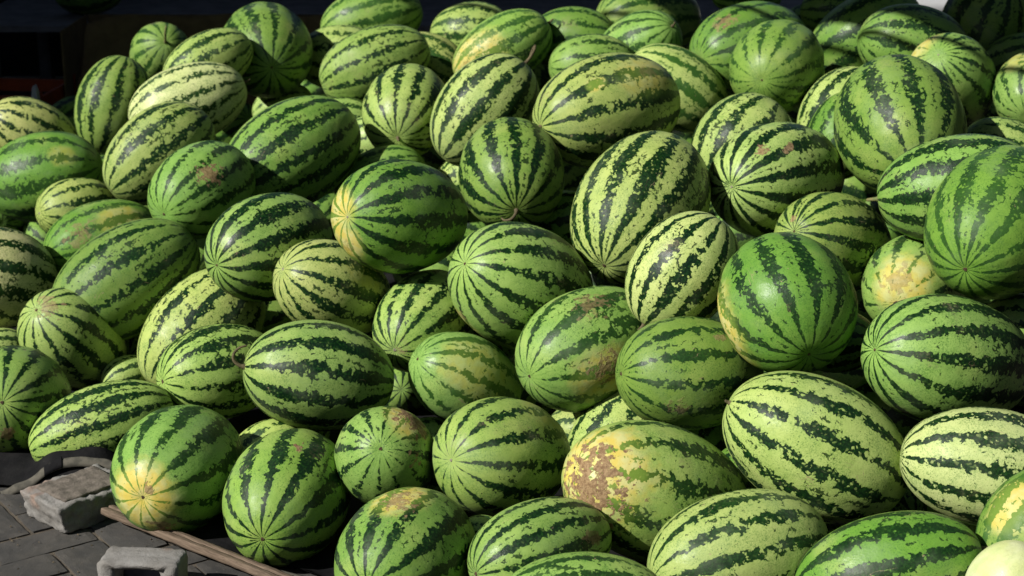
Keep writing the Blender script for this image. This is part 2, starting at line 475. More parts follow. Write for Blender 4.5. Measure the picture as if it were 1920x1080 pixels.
V = []; Fc = []; NU, NV = 180, 60
def hump(x, y):      # the bunched fold behind the loose brick
    return .074 * math.exp(-((x + .895) / .092) ** 4 - ((y - 3.402) / .075) ** 4) + .028 * math.exp(-((x + 1.06) / .09) ** 2 - ((y - 3.44) / .06) ** 2)
for i in range(NU + 1):
    fx, fy = fr(i / NU)
    for j in range(NV + 1):
        t = (j / NV) ** 2.2
        x = fx * (1 - t) + (fx * .75 + .1) * t; y = fy * (1 - t) + 6.4 * t
        p = Vector((x, y, 0))
        z = .006 + .010 * abs(mnoise.noise(p * 6)) + .012 * max(0, mnoise.noise(Vector((x * 16, y * 7, 3)))) * math.exp(-((j) / 14.0) ** 2) + hump(x, y)
        if j < 6: y += .006 * mnoise.noise(Vector((x * 20, 0, j)))
        V.append((x, y, z))
for i in range(NU):
    for j in range(NV):
        a = i * (NV + 1) + j
        Fc.append((a, a + NV + 1, a + NV + 2, a + 1))
tp = mesh_obj('tarp', V, Fc, TARP)
tag(tp, 'black plastic tarp spread on the pavers under the heap', 'tarp')
n = NT('olive_webbing'); o_ = n.obj()
wv = n.t.nodes.new('ShaderNodeTexWave'); wv.inputs['Scale'].default_value = 190; wv.bands_direction = 'DIAGONAL'; n.put(wv.inputs['Vector'], o_)
WEB = n.end(n.mix(n.ss(n.noise(o_, 60, 4), .35, .65), (.12, .11, .088), (.07, .066, .054)), .9, n.bump(wv.outputs['Fac'], .5, .001), .25)
def ribbon(pts, wdir, width, nseg=40):
    V = []; Fc = []
    P = [Vector(p) for p in pts]
    for i in range(nseg + 1):
        t = i / nseg * (len(P) - 1); k = min(int(t), len(P) - 2); f_ = t - k
        p0, p1, p2, p3 = P[max(k - 1, 0)], P[k], P[k + 1], P[min(k + 2, len(P) - 1)]
        p = .5 * ((2 * p1) + (p2 - p0) * f_ + (2 * p0 - 5 * p1 + 4 * p2 - p3) * f_ ** 2 + (3 * p1 - p0 - 3 * p2 + p3) * f_ ** 3)
        for j in range(5):
            s_ = (j / 4 - .5)
            q = p + Vector(wdir) * width * s_ + Vector((0, 0, .002 * mnoise.noise(p * 40) - .004 * (2 * s_) ** 2))
            V.append(q)
    for i in range(nseg):
        for j in range(4):
            a = i * 5 + j; Fc.append((a, a + 5, a + 6, a + 1))
    return V, Fc
v, f = ribbon([(-1.06, 3.315, -.012), (-1.03, 3.318, .002), (-1.015, 3.32, .010), (-.985, 3.325, .022), (-.950, 3.33, .048), (-.91, 3.335, .062), (-.865, 3.335, .062), (-.82, 3.33, .055), (-.79, 3.30, .03)], (.12, -.62, -.75), .019)
hm = mesh_obj('hem', v, f, WEB, tp); hm.modifiers.new('thick', 'SOLIDIFY').thickness = .003
v, f = ribbon([(-.958, 3.329, .044), (-.942, 3.331, .0545), (-.922, 3.334, .0635)], (.12, -.62, -.75), .023, 12)
hm = mesh_obj('patch', v, f, TARP, tp); hm.modifiers.new('thick', 'SOLIDIFY').thickness = .003
v, f = ribbon([(-.72, 3.125, .016), (-.62, 3.045, .018), (-.50, 2.965, .016), (-.38, 2.905, .014), (-.28, 2.85, .01)], (.6, .78, .1), .022)
hm = mesh_obj('hem', v, f, WEB, tp); hm.modifiers.new('thick', 'SOLIDIFY').thickness = .003

# ------------------------------------------------------------------ brick, hollow block, lath
n = NT('old_concrete'); o_ = n.obj()
c1 = n.mix(n.ss(n.noise(o_, 18, 6, .65), .3, .7), (.265, .255, .24), (.165, .155, .14))
c1 = n.mix(n.ss(n.noise(o_, 9, 3), .58, .70, 0, .45), c1, (.33, .20, .14))
c1 = n.mix(n.ss(n.noise(o_, 260, 4, .7), .56, .70, 0, .6), c1, (.10, .092, .085))
geo = n.t.nodes.new('ShaderNodeNewGeometry')
sep = n.t.nodes.new('ShaderNodeSeparateXYZ'); n.put(sep.inputs[0], o_)
hh = n.m('ADD', n.noise(o_, 70, 5, .7), n.m('MULTIPLY', n.noise(o_, 300, 4, .7), .5))
CONC = n.end(c1, .93, n.bump(hh, .55, .005), .2)
MORTAR = simple('old_mortar', (.17, .145, .12), .95, .4, 60, .9)
br = empty('concrete_brick', (-.866, 3.112, .0), math.atan2(.64, .77) + R(7)); tag(br, 'broken grey concrete brick lying loose on the pavers', 'brick')
v, f = rough_box(0, .170, 0, .135, .0, .060, 34, 28, 16, .004, .0042, 3, 70)
v = [Vector((p.x - .012 * (p.z / .06) * (1 - p.x / .17), p.y + .010 * (p.z / .06) * 0 , p.z + .004 * mnoise.noise(p * 25))) for p in v]
mesh_obj('body', v, f, CONC, br, True)
v, f = rough_box(.012, .150, .012, .118, .0585, .0665, 22, 18, 3, .003, .0042, 9, 55)
mesh_obj('mortar', v, f, MORTAR, br, True)

def hollow_block():
    # rounded rectangular ring swept along y
    W_, D_, H_ = .147, .062, .076
    xo, zo = W_ / 2, H_ / 2
    ring_o = []; ring_i = []
    NS = 72
    for k in range(NS):
        a = 2 * math.pi * k / NS
        def sq(ax, az, e):
            c_, s_ = math.cos(a), math.sin(a)
            return ax * math.copysign(abs(c_) ** e, c_), az * math.copysign(abs(s_) ** e, s_)
        ring_o.append(sq(xo, zo, .20)); ring_i.append(sq(xo - .030, zo - .012, .30))
    V = []; Fc = []
    ND = 12
    for ring, sgn in ((ring_o, 1), (ring_i, -1)):
        for j in range(ND + 1):
            for (x_, z_) in ring:
                y_ = D_ * j / ND
                p = Vector((x_, y_, z_ + zo))
                d = Vector((x_, 0, z_)).normalized() * sgn
                e = mnoise.noise(p * 38) + .6 * mnoise.noise(p * 110)
                p += d * .0035 * e
                if j in (0, ND): p.y += .005 * mnoise.noise(p * 60 + Vector((9, 0, 0)))
                V.append(p)
    n_o = (ND + 1) * NS
    for j in range(ND):
        for k in range(NS):
            a, b = j * NS + k, j * NS + (k + 1) % NS
            Fc.append((a, b, b + NS, a + NS)); Fc.append((n_o + a, n_o + a + NS, n_o + b + NS, n_o + b))
    # end faces with an inner row so that they can be rough
    for j, flip in ((0, False), (ND, True)):
        rows = [[j * NS + k for k in range(NS)]]
        for t in (.33, .67):
            row = []
            for k in range(NS):
                po, pi = V[j * NS + k], V[n_o + j * NS + k]
                p = po.lerp(pi, t); p.y += (.004 if j else -.004) + .006 * mnoise.noise(p * 90)
                row.append(len(V)); V.append(p)
            rows.append(row)
        rows.append([n_o + j * NS + k for k in range(NS)])
        for r in range(3):
            for k in range(NS):
                q_ = (rows[r][k], rows[r][(k + 1) % NS], rows[r + 1][(k + 1) % NS], rows[r + 1][k])
                Fc.append(q_[::-1] if not flip else q_)
    return V, Fc
hb = empty('hollow_block', (-.668, 2.842, .0), R(-6)); tag(hb, 'hollow grey concrete block with its dark opening facing front, below the lath', 'block')
v, f = hollow_block()
mesh_obj('shell', v, f, CONC, hb)
v, f = rough_box(-.046, .046, .044, .054, .012, .064, 8, 2, 6, .002, .002, 4)
mesh_obj('back_web', v, f, simple('web_blue_grey', (.07, .07, .10), .9), hb)

n = NT('weathered_wood'); o_ = n.obj()
st_ = n.v('MULTIPLY', o_, (4.0, 60.0, 60.0))
gr_ = n.noise(st_, 6, 5, .6, .4)
wc = n.mix(n.ss(gr_, .3, .7), (.19, .14, .10), (.09, .064, .045))
wc = n.mix(n.ss(n.noise(n.v('MULTIPLY', o_, (2, 90, 90)), 9, 4), .60, .72), wc, (.06, .04, .028))
WOOD = n.end(wc, .85, n.bump(gr_, .8, .002), .25)
L0, L1 = Vector((-.795, 3.160, .034)), Vector((-.400, 2.865, .026))
d_ = (L1 - L0); ln = d_.length
la = empty('wooden_lath', L0); la.rotation_euler = (R(-12), -math.asin(d_.z / ln), math.atan2(d_.y, d_.x))
tag(la, 'weathered wooden lath lying at the foot of the heap beside the hollow block', 'lath')
v, f = rough_box(0, ln, -.016, .0, -.008, .006, 60, 4, 3, .002, .0015, 6, 30)
mesh_obj('slat', v, f, WOOD, la)
v, f = rough_box(.004, ln, .0008, .015, -.010, .0085, 60, 4, 3, .002, .0015, 8, 30)
mesh_obj('slat', v, f, WOOD, la)
nv, nf = tube([(.16, -.008, .004), (.16, -.008, .0085)], [.0025, .0025], 8)
mesh_obj('nail', nv, nf, simple('rusty_nail', (.12, .06, .035), .7), la)

# grit and crumbs in the joints and on the pavers
rg_ = random.Random(11); V = []; Fc = []
for k in range(420):
    gx, gy = rg_.uniform(-1.25, -.35), rg_.uniform(2.75, 3.40)
    s_ = rg_.choice([.0009, .0012, .0016, .0028]) * rg_.uniform(.7, 1.3); o0 = len(V)
    for d3 in ((1, .2, 0), (-.5, .9, .1), (-.6, -.8, 0), (.1, 0, 1.1)):
        V.append((gx + s_ * d3[0] * rg_.uniform(.6, 1.4), gy + s_ * d3[1] * rg_.uniform(.6, 1.4), .0006 + s_ * d3[2]))
    Fc += [(o0, o0 + 1, o0 + 3), (o0 + 1, o0 + 2, o0 + 3), (o0 + 2, o0, o0 + 3), (o0, o0 + 2, o0 + 1)]
tag(mesh_obj('grit', V, Fc, simple('grit_tan', (.30, .24, .16), .9, .5, 60, 0), None, False), kind='stuff')

# ------------------------------------------------------------------ shaded stall things
CARD = simple('cardboard', (.17, .125, .055), .9, .3, 14, .3)
cb = empty('cardboard_box', (-1.08, 6.32, 0)); tag(cb, 'big brown cardboard box standing in the shade behind the heap', 'box')
def sheet(name, x0, x1, y0, y1, z0, z1, mat, parent, lean=0):
    v, f = rough_box(x0, x1, y0, y1, z0, z1, 20, 1, 12, .002, .003, hash(name) % 7 + x0, 9)
    return mesh_obj(name, v, f, mat, parent)
v, f = rough_box(-.45, .62, 0, .008, 0, .52, 30, 1, 16, .002, .004, 2, 7)
v = [Vector((p.x - .10 * (1 - p.z / .52) * (p.x < .1) * 1.0, p.y, p.z - .03 * math.exp(-((p.x + .45) / .08) ** 2) * (p.z > .3) + .012 * mnoise.noise(Vector((p.x * 5, 0, 0))) * (p.z > .4))) for p in v]
mesh_obj('front_panel', v, f, CARD, cb)
for xs in (-.55, .615):
    v, f = box(xs, xs + .006, .010, .40, 0, .46); mesh_obj('side_panel', v, f, CARD, cb, False)
v, f = box(-.54, .61, .40, .406, 0, .46); mesh_obj('back_panel', v, f, CARD, cb, False)
tb = empty('stall_table', (-.75, 7.25, 0)); tag(tb, 'grey topped table in the shade behind the cardboard box', 'table')
GREYB = simple('grey_board', (.22, .21, .21), .8, .3, 12, .2)
v, f = box(-1.4, 2.0, -.42, .5, .375, .40); mesh_obj('table_top', v, f, GREYB, tb, False)
for sx_ in (-1.3, 1.9):
    for sy_ in (-.36, .44):
        v, f = box(sx_ - .025, sx_ + .025, sy_ - .025, sy_ + .025, 0, .374); mesh_obj('leg', v, f, GREYB, tb, False)
CLOTHB = simple('dark_drape', (.02, .02, .022), .95, .4, 8, .3)
# orange crate at the far left
ORANGE = simple('orange_plastic', (.34, .06, .015), .5, .2, 30, .05)
cr = empty('orange_crate', (-2.06, 6.15, 0), R(-6)); tag(cr, 'orange plastic crate standing in the shade at the far left', 'crate')
def slatbox(par, W_, D_, H_, mat):
    for r in range(4):
        z0 = .02 + r * H_ / 4
        for (x0, x1, y0, y1) in ((0, W_, 0, .012), (0, W_, D_ - .012, D_), (0, .012, .0125, D_ - .0125), (W_ - .012, W_, .0125, D_ - .0125)):
            v, f = box(x0, x1, y0, y1, z0, z0 + H_ / 4 - .02); mesh_obj('slat', v, f, mat, par, False)
    for px_, py_ in ((-.006, -.006), (W_ - .012, -.006), (-.006, D_ - .012), (W_ - .012, D_ - .012)):
        v, f = box(px_, px_ + .018, py_, py_ + .018, 0, H_ + .02); mesh_obj('corner_post', v, f, mat, par, False)
    v, f = box(.013, W_ - .013, .013, D_ - .013, .004, .014); mesh_obj('base', v, f, mat, par, False)
slatbox(cr, .40, .35, .26, ORANGE)
v, f = rough_box(-.04, .06, -.02, .02, 0, .12, 6, 3, 8, .012, .008, 12, 20)
bagw = mesh_obj('white_bag', v, f, simple('white_plastic_film', (.5, .5, .52), .5, .1, 20, .2)); bagw.location = (-1.66, 6.05, 0)
for vert in bagw.data.vertices:
    vert.co.z *= 2.55; vert.co.x = (vert.co.x - .01) * (1.15 - vert.co.z * 3.0) * .6
tag(bagw, 'scrap of white plastic bag beside the orange crate in the shade', 'bag')

# ------------------------------------------------------------------ watermelons
LIGHTS = {0: ((.60, .62, .30), (.46, .54, .19)), 1: ((.45, .53, .165), (.26, .38, .075)), 2: ((.27, .41, .095), (.14, .265, .045)),
          3: ((.15, .285, .042), (.09, .205, .025)), 4: ((.17, .27, .070), (.12, .21, .045))}
def ramp(L):
    ks = sorted(LIGHTS); L = min(max(L, ks[0]), ks[-1])
    for a_, b_ in zip(ks, ks[1:]):
        if a_ <= L <= b_:
            t = (L - a_) / (b_ - a_)
            return [tuple(LIGHTS[a_][c][i] * (1 - t) + LIGHTS[b_][c][i] * t for i in range(3)) for c in (0, 1)]
NLON, NLAT = 72, 48
def melon_mesh(a, b, seed, nst):
    rg = np.random.default_rng(seed)
    th = (np.arange(1, NLAT) / NLAT) * math.pi
    lon = np.arange(NLON) / NLON * 2 * math.pi
    TH, LO = np.meshgrid(th, lon, indexing='ij')
    D = np.stack([np.sin(TH) * np.cos(LO), np.sin(TH) * np.sin(LO), np.cos(TH)], -1).reshape(-1, 3)
    D = np.vstack([D, [[0, 0, 1], [0, 0, -1]]])
    egg = rg.uniform(-.05, .05); rough = np.zeros(len(D))
    for k in range(7):
        w = rg.normal(size=3); w /= np.linalg.norm(w); fq = rg.uniform(1.5, 4.5)
        rough += rg.uniform(-1, 1) * np.sin(fq * (D @ w) + rg.uniform(0, 6)) / 7
    ang = np.arctan2(D[:, 1], D[:, 0]); s = np.sqrt(np.maximum(0, 1 - D[:, 2] ** 2))
    rr = (1 + .042 * rough + .006 * s * np.cos(nst * ang + seed * 13.7) + .006 * np.cos(2 * ang + rg.uniform(0, 6)) * s)
    zz = D[:, 2]
    sr = np.where(s > 1e-6, s ** .93, 0)
    P = np.empty_like(D)
    ux = np.where(s > 1e-6, D[:, 0] / np.maximum(s, 1e-6), 0); uy = np.where(s > 1e-6, D[:, 1] / np.maximum(s, 1e-6), 0)
    rad = b * sr * (1 + egg * zz) * rr
    P[:, 0] = rad * ux; P[:, 1] = rad * uy
    dimple = .022 * np.exp(-(s / .10) ** 2)
    P[:, 2] = a * zz * (rr * .5 + .5) * (1 - dimple)
    F = []
    for i in range(NLAT - 2):
        for k in range(NLON):
            k2 = (k + 1) % NLON
            F.append((i * NLON + k, (i + 1) * NLON + k, (i + 1) * NLON + k2, i * NLON + k2))
    top, bot = len(D) - 2, len(D) - 1
    for k in range(NLON):
        F.append((top, k, (k + 1) % NLON)); o = (NLAT - 2) * NLON
        F.append((bot, o + (k + 1) % NLON, o + k))
    me = bpy.data.meshes.new('watermelon')
    me.from_pydata(P.tolist(), [], F)
    me.polygons.foreach_set('use_smooth', [True] * len(me.polygons))
    at = me.attributes.new('sph', 'FLOAT_VECTOR', 'POINT'); at.data.foreach_set('vector', D.astype(np.float32).ravel())
    me.materials.append(RIND); me.update()
    return me, P[top][2], P[bot][2]
STEMS = {   # stem shapes in metres, x y along the rind, z out of the end
    'stub': [(0, 0, -.004), (.001, 0, .006), (.004, .001, .012)],
    'hook': [(0, 0, -.004), (.002, 0, .010), (.010, .002, .022), (.022, .004, .024), (.034, .006, .016), (.040, .008, .002)],
    'loop': [(0, 0, -.004), (.0, 0, .014), (.006, .002, .026), (.010, .006, .040), (.002, .010, .050), (-.008, .008, .042), (-.006, .004, .030), (.002, .002, .024)],
    'tall': [(0, 0, -.004), (.001, .002, .016), (.004, .006, .034), (.012, .012, .050), (.024, .016, .058), (.034, .018, .056)],
}
def disc(r, zc, mat, name, parent, rgs):
    V = []; Fc = []; NR = 12
    for j, (q_, h_) in enumerate(((1.0, -.0015), (.75, .0012), (.4, .0016))):
        for k in range(NR):
            a_ = 2 * math.pi * k / NR; rr_ = r * q_ * (1 + .2 * math.sin(3 * a_ + rgs))
            V.append((rr_ * math.cos(a_), rr_ * math.sin(a_), zc + h_))
    V.append((0, 0, zc - .0005))
    for j in range(2):
        for k in range(NR):
            a_, b_ = j * NR + k, j * NR + (k + 1) % NR
            Fc.append((a_, b_, b_ + NR, a_ + NR))
    for k in range(NR): Fc.append((2 * NR + k, 2 * NR + (k + 1) % NR, 3 * NR))
    return mesh_obj(name, V, Fc, mat, parent)
def stem(kind, zc, sgn, parent, roll, green=False, scale=1.0):
    pts = [Vector(p) * scale for p in STEMS[kind]]
    rot = Matrix.Rotation(roll, 3, 'Z')
    pts = [rot @ p for p in pts]; pts = [Vector((p.x, p.y, sgn * (abs(zc) + p.z))) for p in pts]
    # resample smoothly
    out = []
    for i in range(len(pts) - 1):
        p0, p1, p2, p3 = pts[max(i - 1, 0)], pts[i], pts[i + 1], pts[min(i + 2, len(pts) - 1)]
        for s_ in range(4):
            f_ = s_ / 4
            out.append(.5 * ((2 * p1) + (p2 - p0) * f_ + (2 * p0 - 5 * p1 + 4 * p2 - p3) * f_ ** 2 + (3 * p1 - p0 - 3 * p2 + p3) * f_ ** 3))
    out.append(pts[-1])
    m_ = len(out)
    rads = [(.0030 * (1 - i / m_) + .0018) * (1.35 if i < 3 else 1) for i in range(m_)]
    v, f = tube(out, rads, 8)
    o = mesh_obj('stem', v, f, STEM_GREEN if green else STEM_BROWN, parent)
    return o
GROUP = 'watermelons heaped on the black tarp'
def add_melon(row):
    (loc, ax, a, b, seed, L, nst, wid, lace, con, end, stemdef, ya, yb, sa_, sb_, amt, label) = row
    me, zt, zb = melon_mesh(a, b, seed, nst)
    o = bpy.data.objects.new('watermelon', me)
    link(o)
    z = Vector(ax).normalized(); x = Vector((0, 0, 1)).cross(z)
    x = x.normalized() if x.length > .1 else Vector((1, 0, 0))
    y = z.cross(x)
    o.matrix_world = Matrix.Translation(loc) @ Matrix((x, y, z)).transposed().to_4x4()
    lt, gr = ramp(L)
    rg = random.Random(seed)
    j = [rg.uniform(.93, 1.07) for _ in range(3)]
    o['seed'] = float(seed) * .731 + .37
    o['nst'] = float(nst); o['wid'] = wid; o['lace'] = float(lace); o['con'] = float(con); o['vein'] = rg.uniform(.35, .7)
    o['light'] = [lt[i] * j[i] for i in range(3)]; o['green'] = [gr[i] * j[i] for i in range(3)]
    o['ya'], o['yb'], o['sa'], o['sb'], o['amt'] = [list(map(float, s)) for s in (ya, yb, sa_, sb_, amt)]
    o['plain'] = 1.0 if L < 0 else 0.0
    tag(o, label, 'watermelon' if L >= 0 else 'melon', (GROUP if seed < 200 else 'watermelons buried in the dark gaps of the heap') if L >= 0 else None)
    if L < 0: o.name = 'melon'
    if end == 'b': disc(rg.uniform(.0030, .0050), zt, SCAR_DARK if rg.random() < .75 else SCAR_GREY, 'blossom_scar', o, seed)
    if end == 't': disc(rg.uniform(.005, .007), zt, SCAR_DARK if rg.random() < .7 else SCAR_GREY, 'stem_scar', o, seed)
    if stemdef: stem(stemdef[0], zt if stemdef[1] > 0 else zb, stemdef[1], o, R(stemdef[2]), stemdef[3], stemdef[4])
    return o
MELONS = [
([-0.6555, 3.1899, 0.1064], [-0.2195, -0.9727, 0.0751], 0.1696, 0.1211, 1, 2.3, 12, 0.277, 0.2, 0.9, 'b', None, [-0.04, -0.017, 0.999, 0.619], [0, 0, 0, 0.001], [0.098, 0.137, 0.986, 0.124], [0.18, -0.518, 0.836, 0.23], [1.0, 0, 0.8, 0.7], 'watermelon with a yellow underside, right beside the loose concrete brick'),
([-0.4264, 3.0638, 0.1033], [-0.1703, -0.9812, -0.0905], 0.1592, 0.1179, 2, 2.4, 12, 0.336, 0.3, 1, 'b', None, [0, 0, 0, 0.001], [0, 0, 0, 0.001], [0.235, 0.97, 0.063, 0.132], [0, 0, 0, 0.001], [0, 0, 1.0, 0], 'dark striped watermelon with a blackish scar on its top, behind the wooden lath'),
([-0.186, 2.7823, 0.1158], [-0.3474, -0.9327, 0.0966], 0.1562, 0.1157, 3, 2.5, 12, 0.336, 0.2, 1, 'b', None, [-0.095, 0.995, -0.009, 0.508], [0, 0, 0, 0.001], [-0.035, 0.981, 0.192, 0.393], [0, 0, 0, 0.001], [0.9, 0, 0.75, 0], 'broad striped watermelon capped with yellow and tan at the bottom edge of the pile'),
([0.0495, 2.7637, 0.1373], [-0.8162, -0.5766, -0.0371], 0.1388, 0.089, 4, 2.0, 13, 0.302, 0.2, 1, 't', None, [0, 0, 0, 0.001], [0, 0, 0, 0.001], [0.813, 0.398, -0.426, 0.237], [0, 0, 0, 0.001], [0, 0, 0.6, 0], 'long front watermelon with a black stem scab, under the one with the brown crust'),
([0.114, 2.5973, 0.1159], [-0.9939, -0.0994, -0.0471], 0.1446, 0.0903, 5, 2.2, 13, 0.218, 0.5, 0.8, 'b', None, [0, 0, 0, 0.001], [0, 0, 0, 0.001], [0, 0, 0, 0.001], [0, 0, 0, 0.001], [0, 0, 0, 0], 'flat topped watermelon lowest in the bottom edge, below the brown crusted one'),
([0.2665, 2.968, 0.1537], [-0.809, -0.3932, 0.4369], 0.1961, 0.1298, 6, 1.8, 10, 0.227, 0.2, 0.9, 'b', None, [0.32, 0.134, 0.938, 0.808], [0, 0, 0, 0.001], [0.343, -0.057, 0.938, 0.615], [0, 0, 0, 0.001], [1.0, 0, 1.0, 0], 'big pale watermelon with a crusty brown scab on a bright yellow patch'),
([0.3915, 2.7559, 0.1299], [-0.9403, -0.3145, -0.1298], 0.164, 0.1131, 7, 1.3, 13, 0.235, 0.2, 0.95, 'b', None, [0, 0, 0, 0.001], [0, 0, 0, 0.001], [0, 0, 0, 0.001], [0, 0, 0, 0.001], [0, 0, 0, 0], 'pale cream-striped watermelon at the bottom edge between the crusted one and the long grass-green one'),
([0.6225, 2.6324, 0.1609], [0.9481, -0.0679, 0.3107], 0.1574, 0.099, 8, 3.0, 11, 0.353, 0.2, 0.95, 's', ('hook', 1, 200, False, 0.9), [0, 0, 0, 0.001], [0, 0, 0, 0.001], [0, 0, 0, 0.001], [0, 0, 0, 0.001], [0, 0, 0, 0], 'long grass-green watermelon with a dry stem beside the blurred yellow one'),
([0.7884, 2.5203, 0.189], [0.4009, -0.015, 0.916], 0.0786, 0.0689, 9, -1, 11, 0.0, 0, 0, 'n', None, [0, 0, 0, 0.001], [0, 0, 0, 0.001], [0, 0, 0, 0.001], [0, 0, 0, 0.001], [0, 0, 0, 0], 'blurred pale yellow unstriped melon, closest of all to the viewer'),
([0.8828, 2.6747, 0.2234], [-0.6932, -0.3634, -0.6224], 0.1202, 0.0932, 10, 3.0, 11, 0.378, 0.1, 0.6, 'b', None, [-0.025, 0.977, 0.213, 0.545], [0, 0, 0, 0.001], [0, 0, 0, 0.001], [0, 0, 0, 0.001], [0.9, 0, 0, 0], 'out-of-focus green watermelon with yellow blotches, just behind the pale yellow melon'),
([0.8355, 2.8646, 0.252], [-0.9885, 0.1276, 0.0814], 0.1502, 0.105, 11, 0.6, 12, 0.286, 1.0, 1, 'n', None, [0, 0, 0, 0.001], [0, 0, 0, 0.001], [0, 0, 0, 0.001], [0, 0, 0, 0.001], [0, 0, 0, 0], 'creamy watermelon with lacy broken stripes, above the blurred melons at the edge'),
([0.5531, 2.9715, 0.2449], [-0.8912, 0.1366, 0.4326], 0.1792, 0.1244, 12, 1.2, 12, 0.252, 0.4, 1, 't', ('stub', 1, 10, False, 0.9), [0, 0, 0, 0.001], [0, 0, 0, 0.001], [0, 0, 0, 0.001], [0, 0, 0, 0.001], [0, 0, 0, 0], 'big oval cream-green watermelon, largest of the front, with a stem scar'),
([0.8237, 3.1253, 0.3571], [-0.8751, -0.4088, 0.259], 0.1817, 0.1236, 13, 2.0, 13, 0.336, 0.3, 1, 'b', None, [0, 0, 0, 0.001], [0, 0, 0, 0.001], [0, 0, 0, 0.001], [0, 0, 0, 0.001], [0, 0, 0, 0], 'large watermelon with a round grey blossom scar, at the edge of the heap'),
([0.5233, 3.1963, 0.448], [0.1834, -0.8906, -0.4161], 0.1455, 0.1288, 14, 3.0, 12, 0.26, 0.6, 0.95, 'b', None, [-0.904, -0.427, 0.016, 0.763], [0, 0, 0, 0.001], [0, 0, 0, 0.001], [0, 0, 0, 0.001], [1.0, 0, 0, 0], 'nearly round bright green watermelon with a yellow side, standing proud of the pile'),
([0.35, 3.253, 0.2834], [-0.9382, -0.3269, 0.1133], 0.1505, 0.1132, 15, 2.8, 12, 0.193, 0.2, 0.9, 'b', None, [0, 0, 0, 0.001], [0, 0, 0, 0.001], [0.532, 0.834, -0.149, 0.12], [0.853, -0.273, 0.444, 0.185], [0, 0, 0.6, 0.4], 'finely speckled green watermelon tucked below the round one with the yellow side'),
([0.2249, 3.356, 0.1], [-0.6468, -0.4249, -0.6334], 0.1363, 0.0981, 16, 1.1, 12, 0.185, 0.2, 1, 'n', None, [0, 0, 0, 0.001], [0, 0, 0, 0.001], [0, 0, 0, 0.001], [0, 0, 0, 0.001], [0, 0, 0, 0], 'cream watermelon mostly hidden behind the brown crusted one'),
([0.162, 3.4499, 0.2669], [-0.7578, -0.6375, -0.1391], 0.1708, 0.1247, 17, 2.2, 11, 0.235, 0.2, 0.85, 'b', None, [0.936, -0.058, 0.346, 0.564], [0, 0, 0, 0.001], [0.924, 0.111, 0.366, 0.309], [0.332, 0.931, 0.151, 0.345], [0.75, 0, 0.8, 0.45], 'watermelon with a yellow bruise on its lower side and scratches on top'),
([0.0214, 3.6474, 0.3379], [-0.6819, -0.5648, 0.4648], 0.1801, 0.1354, 18, 1.7, 13, 0.319, 0.2, 1, 'b', None, [-0.277, -0.856, 0.437, 0.342], [0, 0, 0, 0.001], [-0.167, -0.759, 0.629, 0.154], [0, 0, 0, 0.001], [0.8, 0, 0.5, 0], 'plump watermelon in the middle of the pile, under the round one with a curled stem'),
([0.3456, 3.4117, 0.4421], [-0.5901, -0.1808, -0.7868], 0.132, 0.1056, 19, 0.7, 13, 0.353, 0.2, 1.1, 's', ('stub', 1, 40, False, 1.5), [0, 0, 0, 0.001], [0, 0, 0, 0.001], [0, 0, 0, 0.001], [0, 0, 0, 0.001], [0, 0, 0, 0], 'cream watermelon with bold blackish stripes, stem down, left of the yellow-sided round one'),
([0.2891, 3.8324, 0.4675], [-0.4311, -0.7905, -0.4351], 0.2087, 0.1449, 20, 1.2, 13, 0.353, 0.6, 1, 't', None, [0, 0, 0, 0.001], [0, 0, 0, 0.001], [0, 0, 0, 0.001], [0, 0, 0, 0.001], [0, 0, 0, 0], 'large upright watermelon with mottled double stripes, behind the cream blackish-striped one'),
([0.6197, 3.9978, 0.4898], [-0.6302, -0.7691, 0.1064], 0.2045, 0.1345, 21, 1.2, 13, 0.386, 0.2, 1.1, 'b', None, [0, 0, 0, 0.001], [0, 0, 0, 0.001], [0.263, 0.622, 0.738, 0.136], [0.566, 0.674, 0.475, 0.117], [0, 0, 0.9, 0.9], 'boldly striped watermelon with two tan scars on its shoulder'),
([0.7184, 3.7934, 0.3949], [-0.6376, -0.6838, 0.3548], 0.1711, 0.1126, 22, 1.9, 13, 0.353, 0.3, 1, 'b', None, [0, 0, 0, 0.001], [0, 0, 0, 0.001], [-0.062, 0.239, 0.969, 0.1], [0, 0, 0, 0.001], [0, 0, 0.7, 0], 'watermelon with a pink scratch, peeping out behind the yellow-sided round one'),
([0.8748, 3.6489, 0.3412], [-0.465, -0.8853, -0.0001], 0.1476, 0.1093, 23, 2.3, 12, 0.126, 0.1, 0.9, 't', None, [0.054, 0.399, 0.915, 0.667], [0, 0, 0, 0.001], [-0.051, 0.405, 0.913, 0.366], [0, 0, 0, 0.001], [0.8, 0, 0.5, 0], 'pale green watermelon with a yellow rusty patch, half shaded by its neighbour'),
([0.9626, 3.3512, 0.5645], [-0.5392, -0.7934, -0.2827], 0.1896, 0.1374, 24, 2.9, 13, 0.353, 0.7, 0.75, 't', None, [0, 0, 0, 0.001], [0, 0, 0, 0.001], [0, 0, 0, 0.001], [0, 0, 0, 0.001], [0, 0, 0, 0], 'nearly round soft-striped green watermelon cut by the edge, above the grey-scarred one'),
([0.9492, 3.6271, 0.5607], [-0.9622, 0.2067, -0.1772], 0.1728, 0.116, 25, 2.5, 12, 0.42, 0.6, 1, 's', ('hook', 1, 180, True, 1.0), [0, 0, 0, 0.001], [0, 0, 0, 0.001], [0, 0, 0, 0.001], [0, 0, 0, 0.001], [0, 0, 0, 0], 'dark heavily striped long watermelon with a short green stem at its end'),
([0.9004, 4.0137, 0.6154], [0.0567, -0.9139, -0.402], 0.1879, 0.1491, 26, 2.6, 11, 0.252, 0.2, 1, 'n', None, [0, 0, 0, 0.001], [0, 0, 0, 0.001], [0, 0, 0, 0.001], [0, 0, 0, 0.001], [0, 0, 0, 0], 'large smooth-green watermelon high on the heap, above the dark long one with the green stem'),
